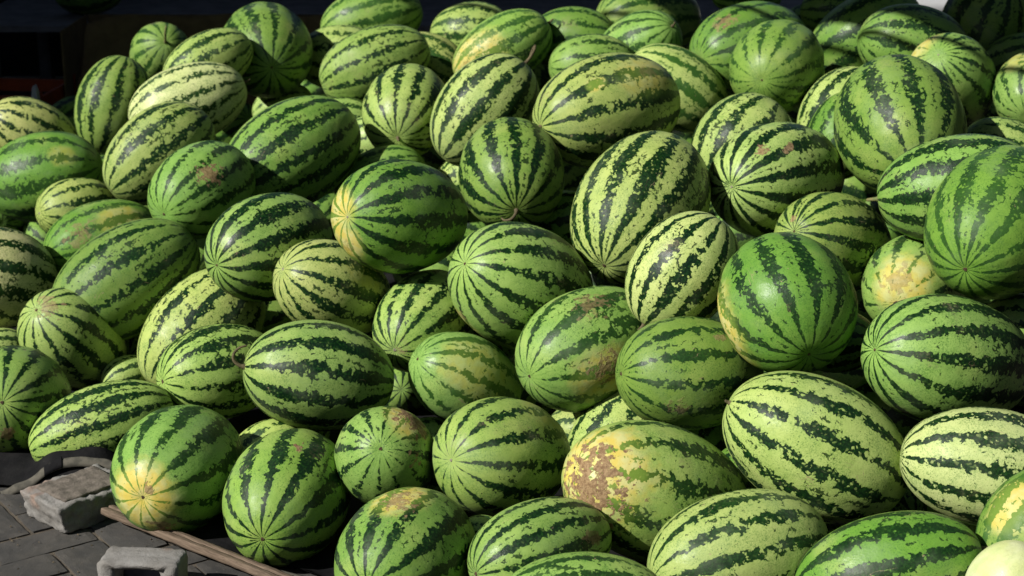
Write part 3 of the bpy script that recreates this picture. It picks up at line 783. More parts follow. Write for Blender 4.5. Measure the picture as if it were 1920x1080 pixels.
([1.1486, 4.5565, 0.6152], [-0.4246, -0.6773, 0.6008], 0.1489, 0.1154, 27, 2.3, 12, 0.168, 0.1, 0.95, 'b', None, [-0.742, 0.331, 0.583, 0.705], [0, 0, 0, 0.001], [0, 0, 0, 0.001], [0, 0, 0, 0.001], [0.85, 0, 0, 0], 'watermelon with a yellowish crown and thin stripes, against the dark shade'),
([1.327, 4.4594, 0.6102], [-0.2771, -0.8754, -0.3961], 0.117, 0.09, 28, 2.2, 12, 0.168, 0.4, 0.9, 'b', None, [-0.438, 0.858, -0.268, 0.588], [0, 0, 0, 0.001], [0, 0, 0, 0.001], [0, 0, 0, 0.001], [0.5, 0, 0, 0], 'watermelon at the far edge crossed by one thin shadow line'),
([1.1854, 4.1331, 0.5245], [-0.9211, 0.0941, 0.3778], 0.1083, 0.0821, 29, 1.8, 12, 0.252, 0.3, 0.9, 'n', None, [0, 0, 0, 0.001], [0, 0, 0, 0.001], [0, 0, 0, 0.001], [0, 0, 0, 0.001], [0, 0, 0, 0], 'small pale watermelon half in shade between the dark long one and the edge'),
([0.7165, 4.7264, 0.6219], [-0.3674, -0.9292, -0.0405], 0.166, 0.1258, 30, 2.6, 12, 0.202, 0.2, 0.75, 'b', None, [0, 0, 0, 0.001], [0, 0, 0, 0.001], [0, 0, 0, 0.001], [0, 0, 0, 0.001], [0, 0, 0, 0], 'round watermelon with thin stripes radiating to the viewer, high in the back rows'),
([0.6786, 4.9991, 0.6272], [-0.832, -0.5471, -0.092], 0.1887, 0.132, 31, 3.0, 13, 0.185, 0.2, 0.85, 'b', None, [0, 0, 0, 0.001], [0, 0, 0, 0.001], [0.24, 0.752, 0.614, 0.235], [0, 0, 0, 0.001], [0, 0, 0.6, 0], 'green watermelon with tan marks, half in shadow behind the one with radiating thin stripes'),
([0.5768, 4.3207, 0.4946], [-0.6208, -0.4075, -0.6698], 0.1409, 0.1225, 32, 1.2, 12, 0.252, 0.3, 1, 'n', None, [0, 0, 0, 0.001], [0, 0, 0, 0.001], [0, 0, 0, 0.001], [0, 0, 0, 0.001], [0, 0, 0, 0], 'pale watermelon showing its top behind the boldly striped one with scars'),
([0.8765, 4.5898, 0.5197], [-0.6235, -0.3336, -0.7071], 0.1374, 0.1099, 33, 1.2, 12, 0.294, 0.2, 1, 'n', None, [0, 0, 0, 0.001], [0, 0, 0, 0.001], [0, 0, 0, 0.001], [0, 0, 0, 0.001], [0, 0, 0, 0], 'yellowish striped watermelon peeping from behind the large smooth-green one'),
([0.8492, 4.3944, 0.5056], [-0.4753, -0.3889, -0.7892], 0.1174, 0.0947, 34, 3.0, 12, 0.336, 0.2, 0.9, 'n', None, [0, 0, 0, 0.001], [0, 0, 0, 0.001], [0, 0, 0, 0.001], [0, 0, 0, 0.001], [0, 0, 0, 0], 'sliver of a vivid green watermelon, below the yellowish one behind the large smooth-green one'),
([0.4599, 4.8352, 0.5432], [-0.8217, 0.029, 0.5692], 0.1526, 0.1053, 35, 1.0, 11, 0.269, 0.1, 0.6, 'n', None, [0, 0, 0, 0.001], [0, 0, 0, 0.001], [0, 0, 0, 0.001], [0, 0, 0, 0.001], [0, 0, 0, 0], 'bright yellow-green watermelon behind the large one with the orange fleck'),
([0.3769, 5.2121, 0.5818], [0.6001, -0.5561, 0.575], 0.1538, 0.1098, 36, 2.2, 13, 0.269, 0.4, 0.75, 's', ('stub', 1, 90, False, 1.4), [0, 0, 0, 0.001], [0, 0, 0, 0.001], [0, 0, 0, 0.001], [0, 0, 0, 0.001], [0, 0, 0, 0], 'watermelon with its stem at the upper right, in the lit back row'),
([0.4272, 5.516, 0.6308], [-0.9085, -0.4168, 0.0317], 0.1762, 0.1215, 37, 2.4, 12, 0.252, 0.2, 0.7, 'b', None, [0, 0, 0, 0.001], [0, 0, 0, 0.001], [0, 0, 0, 0.001], [0, 0, 0, 0.001], [0, 0, 0, 0], 'back row watermelon whose far half fades into the shade, under the top edge'),
([0.1878, 5.3795, 0.5865], [0.9704, -0.2392, 0.0336], 0.138, 0.103, 38, 3.2, 12, 0.269, 0.2, 0.8, 'n', None, [0, 0, 0, 0.001], [0, 0, 0, 0.001], [0, 0, 0, 0.001], [0, 0, 0, 0.001], [0, 0, 0, 0], 'shaded dark watermelon behind the lit back row, between two bright ones'),
([0.2351, 5.0582, 0.5626], [-0.9866, -0.1592, 0.0356], 0.1301, 0.0943, 39, 2.0, 12, 0.218, 0.2, 0.9, 'n', None, [0, 0, 0, 0.001], [0, 0, 0, 0.001], [0, 0, 0, 0.001], [0, 0, 0, 0.001], [0, 0, 0, 0], 'small lit wedge of watermelon in front of the shaded dark back row one'),
([-0.0291, 5.2688, 0.5743], [0.862, 0.091, 0.4987], 0.1619, 0.1038, 40, 2.1, 12, 0.336, 0.7, 0.7, 'o', ('stub', 1, 0, False, 1.8), [-0.729, 0.412, -0.547, 0.806], [0, 0, 0, 0.001], [-0.705, 0.221, -0.674, 0.29], [0, 0, 0, 0.001], [0.9, 0, 0.4, 0], 'blotchy watermelon with a tan end and a curled stem tip, in the back rows'),
([-0.1286, 5.6325, 0.5649], [0.9792, -0.1996, 0.0369], 0.1362, 0.1016, 41, 1.6, 12, 0.218, 0.5, 0.85, 'n', None, [0, 0, 0, 0.001], [0, 0, 0, 0.001], [0, 0, 0, 0.001], [0, 0, 0, 0.001], [0, 0, 0, 0], 'pale back row watermelon with a shadow line over it, behind the blotchy one'),
([-0.2592, 5.507, 0.4877], [0.8528, -0.3156, -0.416], 0.1235, 0.098, 42, 1.2, 11, 0.302, 0.2, 0.8, 'n', None, [0, 0, 0, 0.001], [0, 0, 0, 0.001], [0, 0, 0, 0.001], [0, 0, 0, 0.001], [0, 0, 0, 0], 'small yellowish watermelon wedged between two long ones in the back rows'),
([-0.0895, 4.8619, 0.5006], [-0.913, -0.3019, -0.2744], 0.1046, 0.0792, 43, 2.6, 12, 0.252, 0.2, 0.8, 'n', None, [0, 0, 0, 0.001], [0, 0, 0, 0.001], [0, 0, 0, 0.001], [0, 0, 0, 0.001], [0, 0, 0, 0], 'small green top of a watermelon behind the upright ringed-stem one'),
([-0.0748, 4.5995, 0.5292], [-0.6502, -0.3302, -0.6843], 0.1685, 0.123, 44, 1.0, 12, 0.353, 0.2, 1, 'o', ('loop', -1, 20, False, 1.15), [0, 0, 0, 0.001], [0, 0, 0, 0.001], [0, 0, 0, 0.001], [0, 0, 0, 0.001], [0, 0, 0, 0], 'long upright watermelon with a looped dry stem at its top'),
([-0.291, 4.7557, 0.4959], [-0.0941, -0.9574, -0.2729], 0.1579, 0.1196, 45, 1.3, 13, 0.252, 0.2, 1.05, 's', ('stub', 1, 0, False, 1.6), [0, 0, 0, 0.001], [0, 0, 0, 0.001], [0, 0, 0, 0.001], [0, 0, 0, 0.001], [0, 0, 0, 0], 'greyish round watermelon with its stem end facing down to the viewer'),
([-0.4146, 5.2837, 0.5263], [-0.9246, -0.1371, -0.3555], 0.1745, 0.114, 46, 2.0, 12, 0.218, 0.6, 1, 'n', None, [0, 0, 0, 0.001], [0, 0, 0, 0.001], [0, 0, 0, 0.001], [0, 0, 0, 0.001], [0, 0, 0, 0], 'long back row watermelon with broken thin stripes, above the greyish round one'),
([-0.4578, 5.7449, 0.5902], [-0.9626, -0.1149, -0.2454], 0.1699, 0.1082, 47, 2.3, 12, 0.252, 0.3, 0.7, 's', ('stub', 1, 30, False, 1.7), [0, 0, 0, 0.001], [0, 0, 0, 0.001], [0, 0, 0, 0.001], [0, 0, 0, 0.001], [0, 0, 0, 0], 'back row watermelon cut by the top edge, half of it in shade'),
([-0.7603, 5.4263, 0.5476], [0.2058, -0.9714, -0.1188], 0.1864, 0.1434, 48, 2.7, 12, 0.269, 0.2, 0.95, 'b', None, [0, 0, 0, 0.001], [0, 0, 0, 0.001], [0, 0, 0, 0.001], [0, 0, 0, 0.001], [0, 0, 0, 0], 'round watermelon topmost at the back left, its blossom end facing the viewer'),
([-0.5441, 5.5725, 0.498], [0.9935, -0.1091, 0.0337], 0.1431, 0.1037, 49, 1.0, 12, 0.218, 0.1, 0.9, 'n', None, [0, 0, 0, 0.001], [0, 0, 0, 0.001], [0, 0, 0, 0.001], [0, 0, 0, 0.001], [0, 0, 0, 0], 'pale sliver of a watermelon showing to the side of the topmost round one'),
([-1.1671, 5.8169, 0.465], [0.2926, -0.8395, 0.4578], 0.1335, 0.1019, 50, 2.2, 12, 0.252, 0.1, 0.75, 's', ('tall', 1, 60, True, 1.0), [0, 0, 0, 0.001], [0, 0, 0, 0.001], [0, 0, 0, 0.001], [0, 0, 0, 0.001], [0, 0, 0, 0], 'small watermelon with a curved green stem, against the dark cardboard'),
([-0.9037, 5.1939, 0.5461], [-0.8377, -0.3475, -0.4212], 0.1432, 0.0948, 51, 1.2, 12, 0.21, 0.6, 0.9, 'n', None, [0, 0, 0, 0.001], [0, 0, 0, 0.001], [0, 0, 0, 0.001], [0, 0, 0, 0.001], [0, 0, 0, 0], 'pale watermelon between the small stemmed one and the topmost round one'),
([-1.2001, 5.2174, 0.4171], [-0.2591, -0.3361, -0.9055], 0.1515, 0.1122, 52, 2.3, 12, 0.302, 0.2, 1, 'b', None, [0, 0, 0, 0.001], [0, 0, 0, 0.001], [0, 0, 0, 0.001], [0, 0, 0, 0.001], [0, 0, 0, 0], 'upright egg-shaped watermelon standing against the dark cardboard'),
([-0.9341, 4.9997, 0.4648], [0.9183, 0.2364, 0.3176], 0.1755, 0.1147, 53, 0, 13, 0.126, 0.6, 0.9, 's', ('stub', 1, 0, False, 1.7), [0, 0, 0, 0.001], [0, 0, 0, 0.001], [0, 0, 0, 0.001], [0, 0, 0, 0.001], [0, 0, 0, 0], 'whitish cream watermelon with thin broken stripes, in the back rows'),
([-1.4497, 5.2145, 0.3305], [-0.7971, -0.3093, 0.5185], 0.1413, 0.1024, 54, 0.9, 12, 0.185, 0.2, 1, 'n', None, [0, 0, 0, 0.001], [0, 0, 0, 0.001], [0, 0, 0, 0.001], [0, 0, 0, 0.001], [0, 0, 0, 0], 'cream watermelon with thin stripes at the left edge, below the dark stall'),
([-1.3154, 4.8004, 0.2974], [0.9783, 0.0076, 0.2068], 0.1717, 0.1263, 55, 3.2, 11, 0.202, 0.2, 0.8, 'n', None, [-0.662, 0.493, 0.564, 0.282], [0, 0, 0, 0.001], [0, 0, 0, 0.001], [0, 0, 0, 0.001], [0.4, 0, 0, 0], 'smooth deep green watermelon cut by the left edge'),
([-1.1843, 4.6427, 0.2469], [-0.7394, -0.6692, 0.0746], 0.1164, 0.0863, 56, 1.2, 12, 0.218, 0.2, 0.95, 'b', None, [0, 0, 0, 0.001], [0, 0, 0, 0.001], [0, 0, 0, 0.001], [0, 0, 0, 0.001], [0, 0, 0, 0], 'small pale watermelon behind the dull one with a faint tan scrape'),
([-1.0609, 4.3812, 0.2342], [-0.8261, -0.5402, -0.1604], 0.1524, 0.1009, 57, 2.9, 12, 0.202, 0.1, 0.75, 'b', None, [0.709, 0.65, -0.272, 0.514], [0, 0, 0, 0.001], [0.686, 0.548, 0.479, 0.371], [0, 0, 0, 0.001], [0.6, 0, 0.5, 0], 'dull green watermelon with a faint tan scrape on its shoulder'),
([-0.9589, 4.6744, 0.3946], [-0.7229, -0.452, -0.5226], 0.1678, 0.1199, 58, 1.4, 12, 0.336, 0.7, 1, 'b', None, [0, 0, 0, 0.001], [0, 0, 0, 0.001], [0, 0, 0, 0.001], [0, 0, 0, 0.001], [0, 0, 0, 0], 'watermelon with wide mottled stripes leaning below the whitish cream one'),
([-0.7694, 4.2436, 0.4046], [-0.483, -0.8527, -0.1988], 0.1531, 0.1142, 59, 2.3, 13, 0.21, 0.3, 0.9, 'b', None, [0, 0, 0, 0.001], [0, 0, 0, 0.001], [0.685, 0.653, 0.324, 0.306], [0, 0, 0, 0.001], [0, 0, 0.9, 0], 'green watermelon with a tan scar on its shoulder, left of the big long one'),
([-0.5783, 4.5062, 0.43], [-0.753, -0.539, -0.3775], 0.2019, 0.1364, 60, 2.5, 13, 0.286, 0.2, 1, 'b', None, [0, 0, 0, 0.001], [0, 0, 0, 0.001], [0, 0, 0, 0.001], [0, 0, 0, 0.001], [0, 0, 0, 0], 'big long evenly striped watermelon in the upper left of the heap'),
([-0.5594, 3.8947, 0.3554], [-0.6292, -0.7764, -0.036], 0.1632, 0.1218, 61, 2.0, 12, 0.42, 0.4, 1.05, 'b', None, [0, 0, 0, 0.001], [0, 0, 0, 0.001], [0, 0, 0, 0.001], [0, 0, 0, 0.001], [0, 0, 0, 0], 'dark broad-striped watermelon with a brown pit at its end'),
([-0.4011, 3.7478, 0.3003], [-0.6947, -0.5229, 0.494], 0.1438, 0.1073, 62, 1.2, 12, 0.277, 0.5, 1, 'b', None, [0.848, 0.524, -0.076, 0.455], [0, 0, 0, 0.001], [0, 0, 0, 0.001], [0, 0, 0, 0.001], [0.4, 0, 0, 0], 'cream-striped watermelon below the one with the yellow end'),
([-0.4028, 3.4478, 0.2066], [-0.9586, -0.2075, 0.1952], 0.1582, 0.1155, 63, 1.9, 12, 0.386, 0.4, 1.05, 's', ('hook', 1, 90, False, 1.1), [0, 0, 0, 0.001], [0, 0, 0, 0.001], [0, 0, 0, 0.001], [0, 0, 0, 0.001], [0, 0, 0, 0], 'large dark-striped watermelon with a hooked dry stem at its left end'),
([-0.2445, 3.7399, 0.4705], [-0.648, -0.7364, 0.1946], 0.167, 0.1265, 64, 2.9, 12, 0.353, 0.2, 1, 'b', None, [-0.299, 0.056, 0.953, 0.463], [-0.051, -0.423, 0.905, 0.37], [-0.068, -0.454, 0.888, 0.185], [0, 0, 0, 0.001], [0.9, 1.0, 0.35, 0], 'green watermelon with a yellow blossom end and an orange bruise'),
([-0.35, 4.5787, 0.3331], [0.8566, -0.0377, 0.5146], 0.1315, 0.0967, 65, 2.7, 12, 0.252, 0.2, 0.9, 'n', None, [0, 0, 0, 0.001], [0, 0, 0, 0.001], [0, 0, 0, 0.001], [0, 0, 0, 0.001], [0, 0, 0, 0], 'green watermelon peeping over the one with the yellow blossom end'),
([-0.5108, 5.1696, 0.3621], [0.989, -0.1413, 0.0447], 0.1128, 0.0874, 66, 1.6, 12, 0.252, 0.2, 0.9, 'n', None, [0, 0, 0, 0.001], [0, 0, 0, 0.001], [0, 0, 0, 0.001], [0, 0, 0, 0.001], [0, 0, 0, 0], 'pale rim of a watermelon just behind the big long evenly striped one'),
([-0.3854, 4.8829, 0.3859], [0.9829, -0.1771, 0.0506], 0.0925, 0.0723, 67, 1.0, 12, 0.252, 0.1, 0.9, 'n', None, [0, 0, 0, 0.001], [0, 0, 0, 0.001], [0, 0, 0, 0.001], [0, 0, 0, 0.001], [0, 0, 0, 0], 'small yellowish bit of watermelon under the greyish round one'),
([-0.1095, 4.677, 0.3234], [0.8045, -0.0664, 0.5902], 0.1167, 0.0865, 68, 1.2, 12, 0.252, 0.1, 0.9, 'n', None, [0, 0, 0, 0.001], [0, 0, 0, 0.001], [0, 0, 0, 0.001], [0, 0, 0, 0.001], [0, 0, 0, 0], 'pale sliver of watermelon under the long one with the looped stem'),
([-0.0001, 4.1636, 0.4623], [0.0702, -0.9374, -0.341], 0.1559, 0.1289, 69, 2.5, 13, 0.336, 0.3, 1.05, 's', ('hook', 1, 200, False, 1.0), [0, 0, 0, 0.001], [0, 0, 0, 0.001], [0, 0, 0, 0.001], [0, 0, 0, 0.001], [0, 0, 0, 0], 'round dark-striped watermelon with a curled stem near its base'),
([0.2392, 4.3583, 0.5781], [-0.8436, -0.5294, -0.0894], 0.2018, 0.1411, 70, 1.5, 12, 0.353, 0.3, 1, 's', ('hook', 1, -60, False, 1.2), [0.578, 0.706, 0.409, 0.165], [0.659, 0.679, -0.323, 0.534], [0.602, 0.703, -0.378, 0.175], [0, 0, 0, 0.001], [1.0, 0.55, 0.3, 0], 'large watermelon with an orange fleck on top and a bent stem'),
([-0.1936, 3.6947, 0.2432], [-0.3912, -0.9101, -0.1368], 0.1516, 0.1053, 71, 1.6, 13, 0.294, 0.2, 1, 'b', None, [0, 0, 0, 0.001], [0, 0, 0, 0.001], [0.152, -0.013, 0.988, 0.153], [0, 0, 0, 0.001], [0, 0, 0.5, 0], 'watermelon with its blossom end low, squeezed left of the plump middle one'),
([-0.099, 3.5209, 0.1682], [-0.7425, -0.4242, 0.5184], 0.1345, 0.0954, 72, 2.0, 12, 0.202, 0.2, 0.7, 'b', None, [0.851, 0.449, 0.272, 0.854], [0, 0, 0, 0.001], [0, 0, 0, 0.001], [0, 0, 0, 0.001], [0.45, 0, 0, 0], 'yellowish green watermelon with faint stripes, above the one with the smooth oval face'),
([-0.2407, 3.0909, 0.1739], [0.0014, -0.8668, 0.4986], 0.1249, 0.0961, 73, 2.0, 12, 0.202, 0.8, 1, 'b', None, [0.484, 0.656, 0.579, 0.559], [0, 0, 0, 0.001], [0.583, 0.639, 0.502, 0.538], [0.63, -0.191, 0.753, 0.204], [0.9, 0, 1.0, 0.9], 'round watermelon facing the viewer end-on with tan scabs on its crown'),
([-0.0176, 3.0883, 0.1754], [-0.6239, -0.7347, 0.2665], 0.1535, 0.1137, 74, 1.9, 12, 0.235, 0.2, 1, 'b', None, [0.442, 0.795, -0.416, 0.619], [0, 0, 0, 0.001], [0, 0, 0, 0.001], [0, 0, 0, 0.001], [0.45, 0, 0, 0], 'smooth oval watermelon with a pale shoulder, beside the end-on scabbed one'),
([-0.7278, 3.906, 0.1469], [-0.6206, -0.5211, -0.5858], 0.1718, 0.121, 75, 1.0, 12, 0.168, 0.2, 1.05, 'n', None, [0, 0, 0, 0.001], [0, 0, 0, 0.001], [0, 0, 0, 0.001], [0, 0, 0, 0.001], [0, 0, 0, 0], 'cream watermelon with few narrow stripes, left of the lacy pale one'),
([-0.6383, 3.6215, 0.1512], [-0.771, -0.6326, 0.0731], 0.1443, 0.1053, 76, 1.5, 13, 0.286, 0.9, 1, 't', None, [0, 0, 0, 0.001], [0, 0, 0, 0.001], [0, 0, 0, 0.001], [0, 0, 0, 0.001], [0, 0, 0, 0], 'pale watermelon with lacy stripes, left of the large one with the hooked stem'),
([-0.9234, 4.0263, 0.2322], [-0.7963, -0.3691, -0.4791], 0.1922, 0.1273, 77, 3.6, 13, 0.185, 0.2, 1, 'b', None, [0, 0, 0, 0.001], [0, 0, 0, 0.001], [0, 0, 0, 0.001], [0, 0, 0, 0.001], [0, 0, 0, 0], 'big long grey-green watermelon with thin stripes, most prominent at the left'),
([-1.2853, 4.2056, 0.1868], [-0.804, -0.4703, 0.3638], 0.1476, 0.1272, 78, 0.3, 12, 0.353, 0.7, 0.95, 'n', None, [0, 0, 0, 0.001], [0, 0, 0, 0.001], [0, 0, 0, 0.001], [0, 0, 0, 0.001], [0, 0, 0, 0], 'pale cream watermelon with mottled stripes at the left edge'),
([-1.0357, 3.9309, 0.1165], [-0.3847, -0.6019, 0.6998], 0.151, 0.1095, 79, 1.4, 13, 0.277, 0.3, 1, 'b', None, [0, 0, 0, 0.001], [0, 0, 0, 0.001], [0.207, 0.136, 0.969, 0.349], [0, 0, 0, 0.001], [0, 0, 0.6, 0], 'watermelon with a reddish end, shaded under the big grey-green one'),
([-1.2536, 4.0873, 0.038], [-0.8819, -0.4405, 0.1683], 0.0712, 0.0524, 80, 1.0, 12, 0.235, 0.2, 0.9, 'n', None, [0, 0, 0, 0.001], [0, 0, 0, 0.001], [0, 0, 0, 0.001], [0, 0, 0, 0.001], [0, 0, 0, 0], 'small pale piece of watermelon at the left edge above the end-on one'),
([-1.0755, 3.552, 0.1093], [0.1193, -0.9335, 0.3382], 0.1556, 0.1197, 81, 2.2, 13, 0.302, 0.3, 1, 'b', None, [0, 0, 0, 0.001], [0, 0, 0, 0.001], [0.026, -0.537, 0.843, 0.154], [0, 0, 0, 0.001], [0, 0, 0.8, 0], 'round watermelon seen end-on at the left edge, next to the black tarp'),
([-0.9051, 3.8948, 0.0369], [-0.8176, -0.552, -0.164], 0.0649, 0.0515, 82, 1.0, 11, 0.235, 0.2, 0.95, 'n', None, [0, 0, 0, 0.001], [0, 0, 0, 0.001], [0, 0, 0, 0.001], [0, 0, 0, 0.001], [0, 0, 0, 0], 'small pale watermelon deep in a gap at the left of the heap'),
([-0.8662, 3.4586, 0.0878], [-0.918, -0.3229, -0.2302], 0.1552, 0.0887, 83, 1.5, 13, 0.302, 0.6, 1, 'b', None, [0, 0, 0, 0.001], [0, 0, 0, 0.001], [0, 0, 0, 0.001], [0, 0, 0, 0.001], [0, 0, 0, 0], 'long watermelon lying flat on the black tarp behind the concrete brick'),
([-0.5045, 3.3897, 0.0558], [-0.7927, -0.5292, -0.3028], 0.0881, 0.0688, 84, 1.2, 11, 0.218, 0.3, 0.9, 'n', None, [0, 0, 0, 0.001], [0, 0, 0, 0.001], [0, 0, 0, 0.001], [0, 0, 0, 0.001], [0, 0, 0, 0], 'pale watermelon barely visible in the gap above the dark scarred one'),
([-0.0531, 2.9038, 0.1009], [0.9657, -0.2362, 0.1081], 0.0458, 0.0363, 85, 1.5, 11, 0.252, 0.2, 0.9, 'n', None, [0, 0, 0, 0.001], [0, 0, 0, 0.001], [0, 0, 0, 0.001], [0, 0, 0, 0.001], [0, 0, 0, 0], 'tiny glimpse of a watermelon in the gap by the yellow and tan capped one'),
([0.1467, 3.519, 0.0482], [0.9602, -0.2566, 0.1101], 0.0812, 0.0629, 86, 1.5, 11, 0.21, 0.2, 0.9, 'n', None, [0, 0, 0, 0.001], [0, 0, 0, 0.001], [0, 0, 0, 0.001], [0, 0, 0, 0.001], [0, 0, 0, 0], 'small piece of watermelon in the gap left of the hidden cream one'),
([0.8736, 3.401, 0.0508], [0.8712, -0.4361, 0.2255], 0.0817, 0.0648, 87, 2.4, 11, 0.252, 0.2, 0.9, 'n', None, [0, 0, 0, 0.001], [0, 0, 0, 0.001], [0, 0, 0, 0.001], [0, 0, 0, 0.001], [0, 0, 0, 0], 'bit of green watermelon in the gap beside the lacy creamy one'),
([-0.7271, 5.4947, 0.3552], [0.9361, 0.0173, 0.3514], 0.0998, 0.0703, 89, 1.2, 11, 0.21, 0.2, 0.9, 'n', None, [0, 0, 0, 0.001], [0, 0, 0, 0.001], [0, 0, 0, 0.001], [0, 0, 0, 0.001], [0, 0, 0, 0], 'watermelon in a dark hollow under the topmost round one'),
([1.0073, 4.989, 0.6586], [0.8053, -0.234, 0.5447], 0.1731, 0.1194, 90, 3.0, 11, 0.252, 0.2, 0.95, 'n', None, [0, 0, 0, 0.001], [0, 0, 0, 0.001], [0, 0, 0, 0.001], [0, 0, 0, 0.001], [0, 0, 0, 0], 'large shaded watermelon at the back with only its lower side lit'),
([1.0921, 4.7702, 0.6691], [-0.9746, -0.0078, 0.2238], 0.1524, 0.1172, 91, 2.7, 11, 0.218, 0.3, 0.95, 'n', None, [0, 0, 0, 0.001], [0, 0, 0, 0.001], [0, 0, 0, 0.001], [0, 0, 0, 0.001], [0, 0, 0, 0], 'shaded watermelon with one bright band of sun across it'),
([0.9472, 5.2166, 0.6979], [0.9186, -0.3946, 0.022], 0.0935, 0.0703, 92, 2.8, 12, 0.252, 0.2, 0.9, 'n', None, [0, 0, 0, 0.001], [0, 0, 0, 0.001], [0, 0, 0, 0.001], [0, 0, 0, 0.001], [0, 0, 0, 0], 'small dark watermelon in the shade at the top edge'),
([1.3688, 5.1282, 0.6667], [0.2923, -0.2363, 0.9267], 0.1497, 0.1197, 93, 2.9, 11, 0.286, 0.2, 0.95, 'n', None, [0, 0, 0, 0.001], [0, 0, 0, 0.001], [0, 0, 0, 0.001], [0, 0, 0, 0.001], [0, 0, 0, 0], 'big upright watermelon in full shade beside the white gap'),
([1.5522, 5.2601, 0.6862], [0.7742, -0.6257, 0.095], 0.1241, 0.1205, 94, 2.8, 12, 0.286, 0.2, 0.9, 'n', None, [0, 0, 0, 0.001], [0, 0, 0, 0.001], [0, 0, 0, 0.001], [0, 0, 0, 0.001], [0, 0, 0, 0], 'shaded watermelon in the far upper corner of the heap'),
([1.4306, 4.9595, 0.5912], [0.8016, -0.4297, 0.4156], 0.105, 0.0827, 95, 2.7, 12, 0.286, 0.2, 0.9, 'n', None, [0, 0, 0, 0.001], [0, 0, 0, 0.001], [0, 0, 0, 0.001], [0, 0, 0, 0.001], [0, 0, 0, 0], 'dark shaded watermelon under the one in the far upper corner'),
([0.7231, 5.4456, 0.7126], [0.9863, -0.1647, 0.0127], 0.1073, 0.0613, 96, 2.7, 12, 0.286, 0.2, 0.9, 'n', None, [0, 0, 0, 0.001], [0, 0, 0, 0.001], [0, 0, 0, 0.001], [0, 0, 0, 0.001], [0, 0, 0, 0], 'dark watermelon at the top edge behind the half shadowed green one'),
([0.1195, 4.2361, 0.3166], [0.896, -0.2023, 0.3953], 0.1021, 0.0804, 97, 2.5, 12, 0.336, 0.2, 1, 'n', None, [0, 0, 0, 0.001], [0, 0, 0, 0.001], [0, 0, 0, 0.001], [0, 0, 0, 0.001], [0, 0, 0, 0], 'dark watermelon in the hollow beside the round curled-stem one'),
([0.6517, 3.3607, 0.3124], [0.9179, -0.3723, 0.1374], 0.0866, 0.0646, 98, 2.5, 12, 0.336, 0.2, 1, 'n', None, [0, 0, 0, 0.001], [0, 0, 0, 0.001], [0, 0, 0, 0.001], [0, 0, 0, 0.001], [0, 0, 0, 0], 'watermelon in the dark hollow under the yellow-sided round one'),
([1.0188, 3.3376, 0.3543], [0.8735, -0.4585, 0.1634], 0.0858, 0.064, 99, 2.5, 12, 0.336, 0.2, 1, 'n', None, [0, 0, 0, 0.001], [0, 0, 0, 0.001], [0, 0, 0, 0.001], [0, 0, 0, 0.001], [0, 0, 0, 0], 'watermelon in the dark hollow between two large ones at the edge'),
([-0.5948, 4.8124, 0.4275], [0.9747, -0.0835, 0.2073], 0.0929, 0.0709, 100, 2.4, 12, 0.294, 0.2, 0.9, 'n', None, [0, 0, 0, 0.001], [0, 0, 0, 0.001], [0, 0, 0, 0.001], [0, 0, 0, 0.001], [0, 0, 0, 0], 'shaded watermelon rim behind the big long one and under the topmost round one'),
([0.8879, 4.2588, 0.0938], [0.8714, -0.4899, -0.0275], 0.1235, 0.095, 200, 2.473914976688626, 10, 0.36, 0.3, 1.0, 'n', None, [0, 0, 0, 0.001], [0, 0, 0, 0.001], [0, 0, 0, 0.001], [0, 0, 0, 0.001], [0, 0, 0, 0], 'watermelon buried deep in a dark gap of the heap'),
([-0.9433, 4.1161, 0.0404], [-0.1048, 0.9864, 0.1263], 0.065, 0.05, 201, 2.6954189806615743, 10, 0.36, 0.3, 1.0, 'n', None, [0, 0, 0, 0.001], [0, 0, 0, 0.001], [0, 0, 0, 0.001], [0, 0, 0, 0.001], [0, 0, 0, 0], 'watermelon buried deep in a dark gap of the heap'),
([-0.2565, 3.7759, 0.0589], [0.1066, -0.9589, 0.2631], 0.0845, 0.065, 202, 2.4361674955223576, 10, 0.36, 0.3, 1.0, 'n', None, [0, 0, 0, 0.001], [0, 0, 0, 0.001], [0, 0, 0, 0.001], [0, 0, 0, 0.001], [0, 0, 0, 0], 'watermelon buried deep in a dark gap of the heap'),
([0.7875, 3.3068, 0.1672], [-0.9194, 0.3933, -0.008], 0.1235, 0.095, 203, 2.9645414162990265, 10, 0.36, 0.3, 1.0, 'n', None, [0, 0, 0, 0.001], [0, 0, 0, 0.001], [0, 0, 0, 0.001], [0, 0, 0, 0.001], [0, 0, 0, 0], 'watermelon buried deep in a dark gap of the heap'),
([1.2254, 3.8173, 0.0905], [-0.9244, -0.3367, -0.1792], 0.1235, 0.095, 204, 2.8234857230271757, 10, 0.36, 0.3, 1.0, 'n', None, [0, 0, 0, 0.001], [0, 0, 0, 0.001], [0, 0, 0, 0.001], [0, 0, 0, 0.001], [0, 0, 0, 0], 'watermelon buried deep in a dark gap of the heap'),
([0.4103, 3.3806, 0.1022], [0.6226, 0.7653, 0.1633], 0.1235, 0.095, 205, 2.9882007447827825, 10, 0.36, 0.3, 1.0, 'n', None, [0, 0, 0, 0.001], [0, 0, 0, 0.001], [0, 0, 0, 0.001], [0, 0, 0, 0.001], [0, 0, 0, 0], 'watermelon buried deep in a dark gap of the heap'),
([-1.8457, 6.0535, 0.0995], [-0.1446, 0.9235, -0.3554], 0.1235, 0.095, 206, 2.7882476622767993, 10, 0.36, 0.3, 1.0, 'n', None, [0, 0, 0, 0.001], [0, 0, 0, 0.001], [0, 0, 0, 0.001], [0, 0, 0, 0.001], [0, 0, 0, 0], 'watermelon buried deep in a dark gap of the heap'),
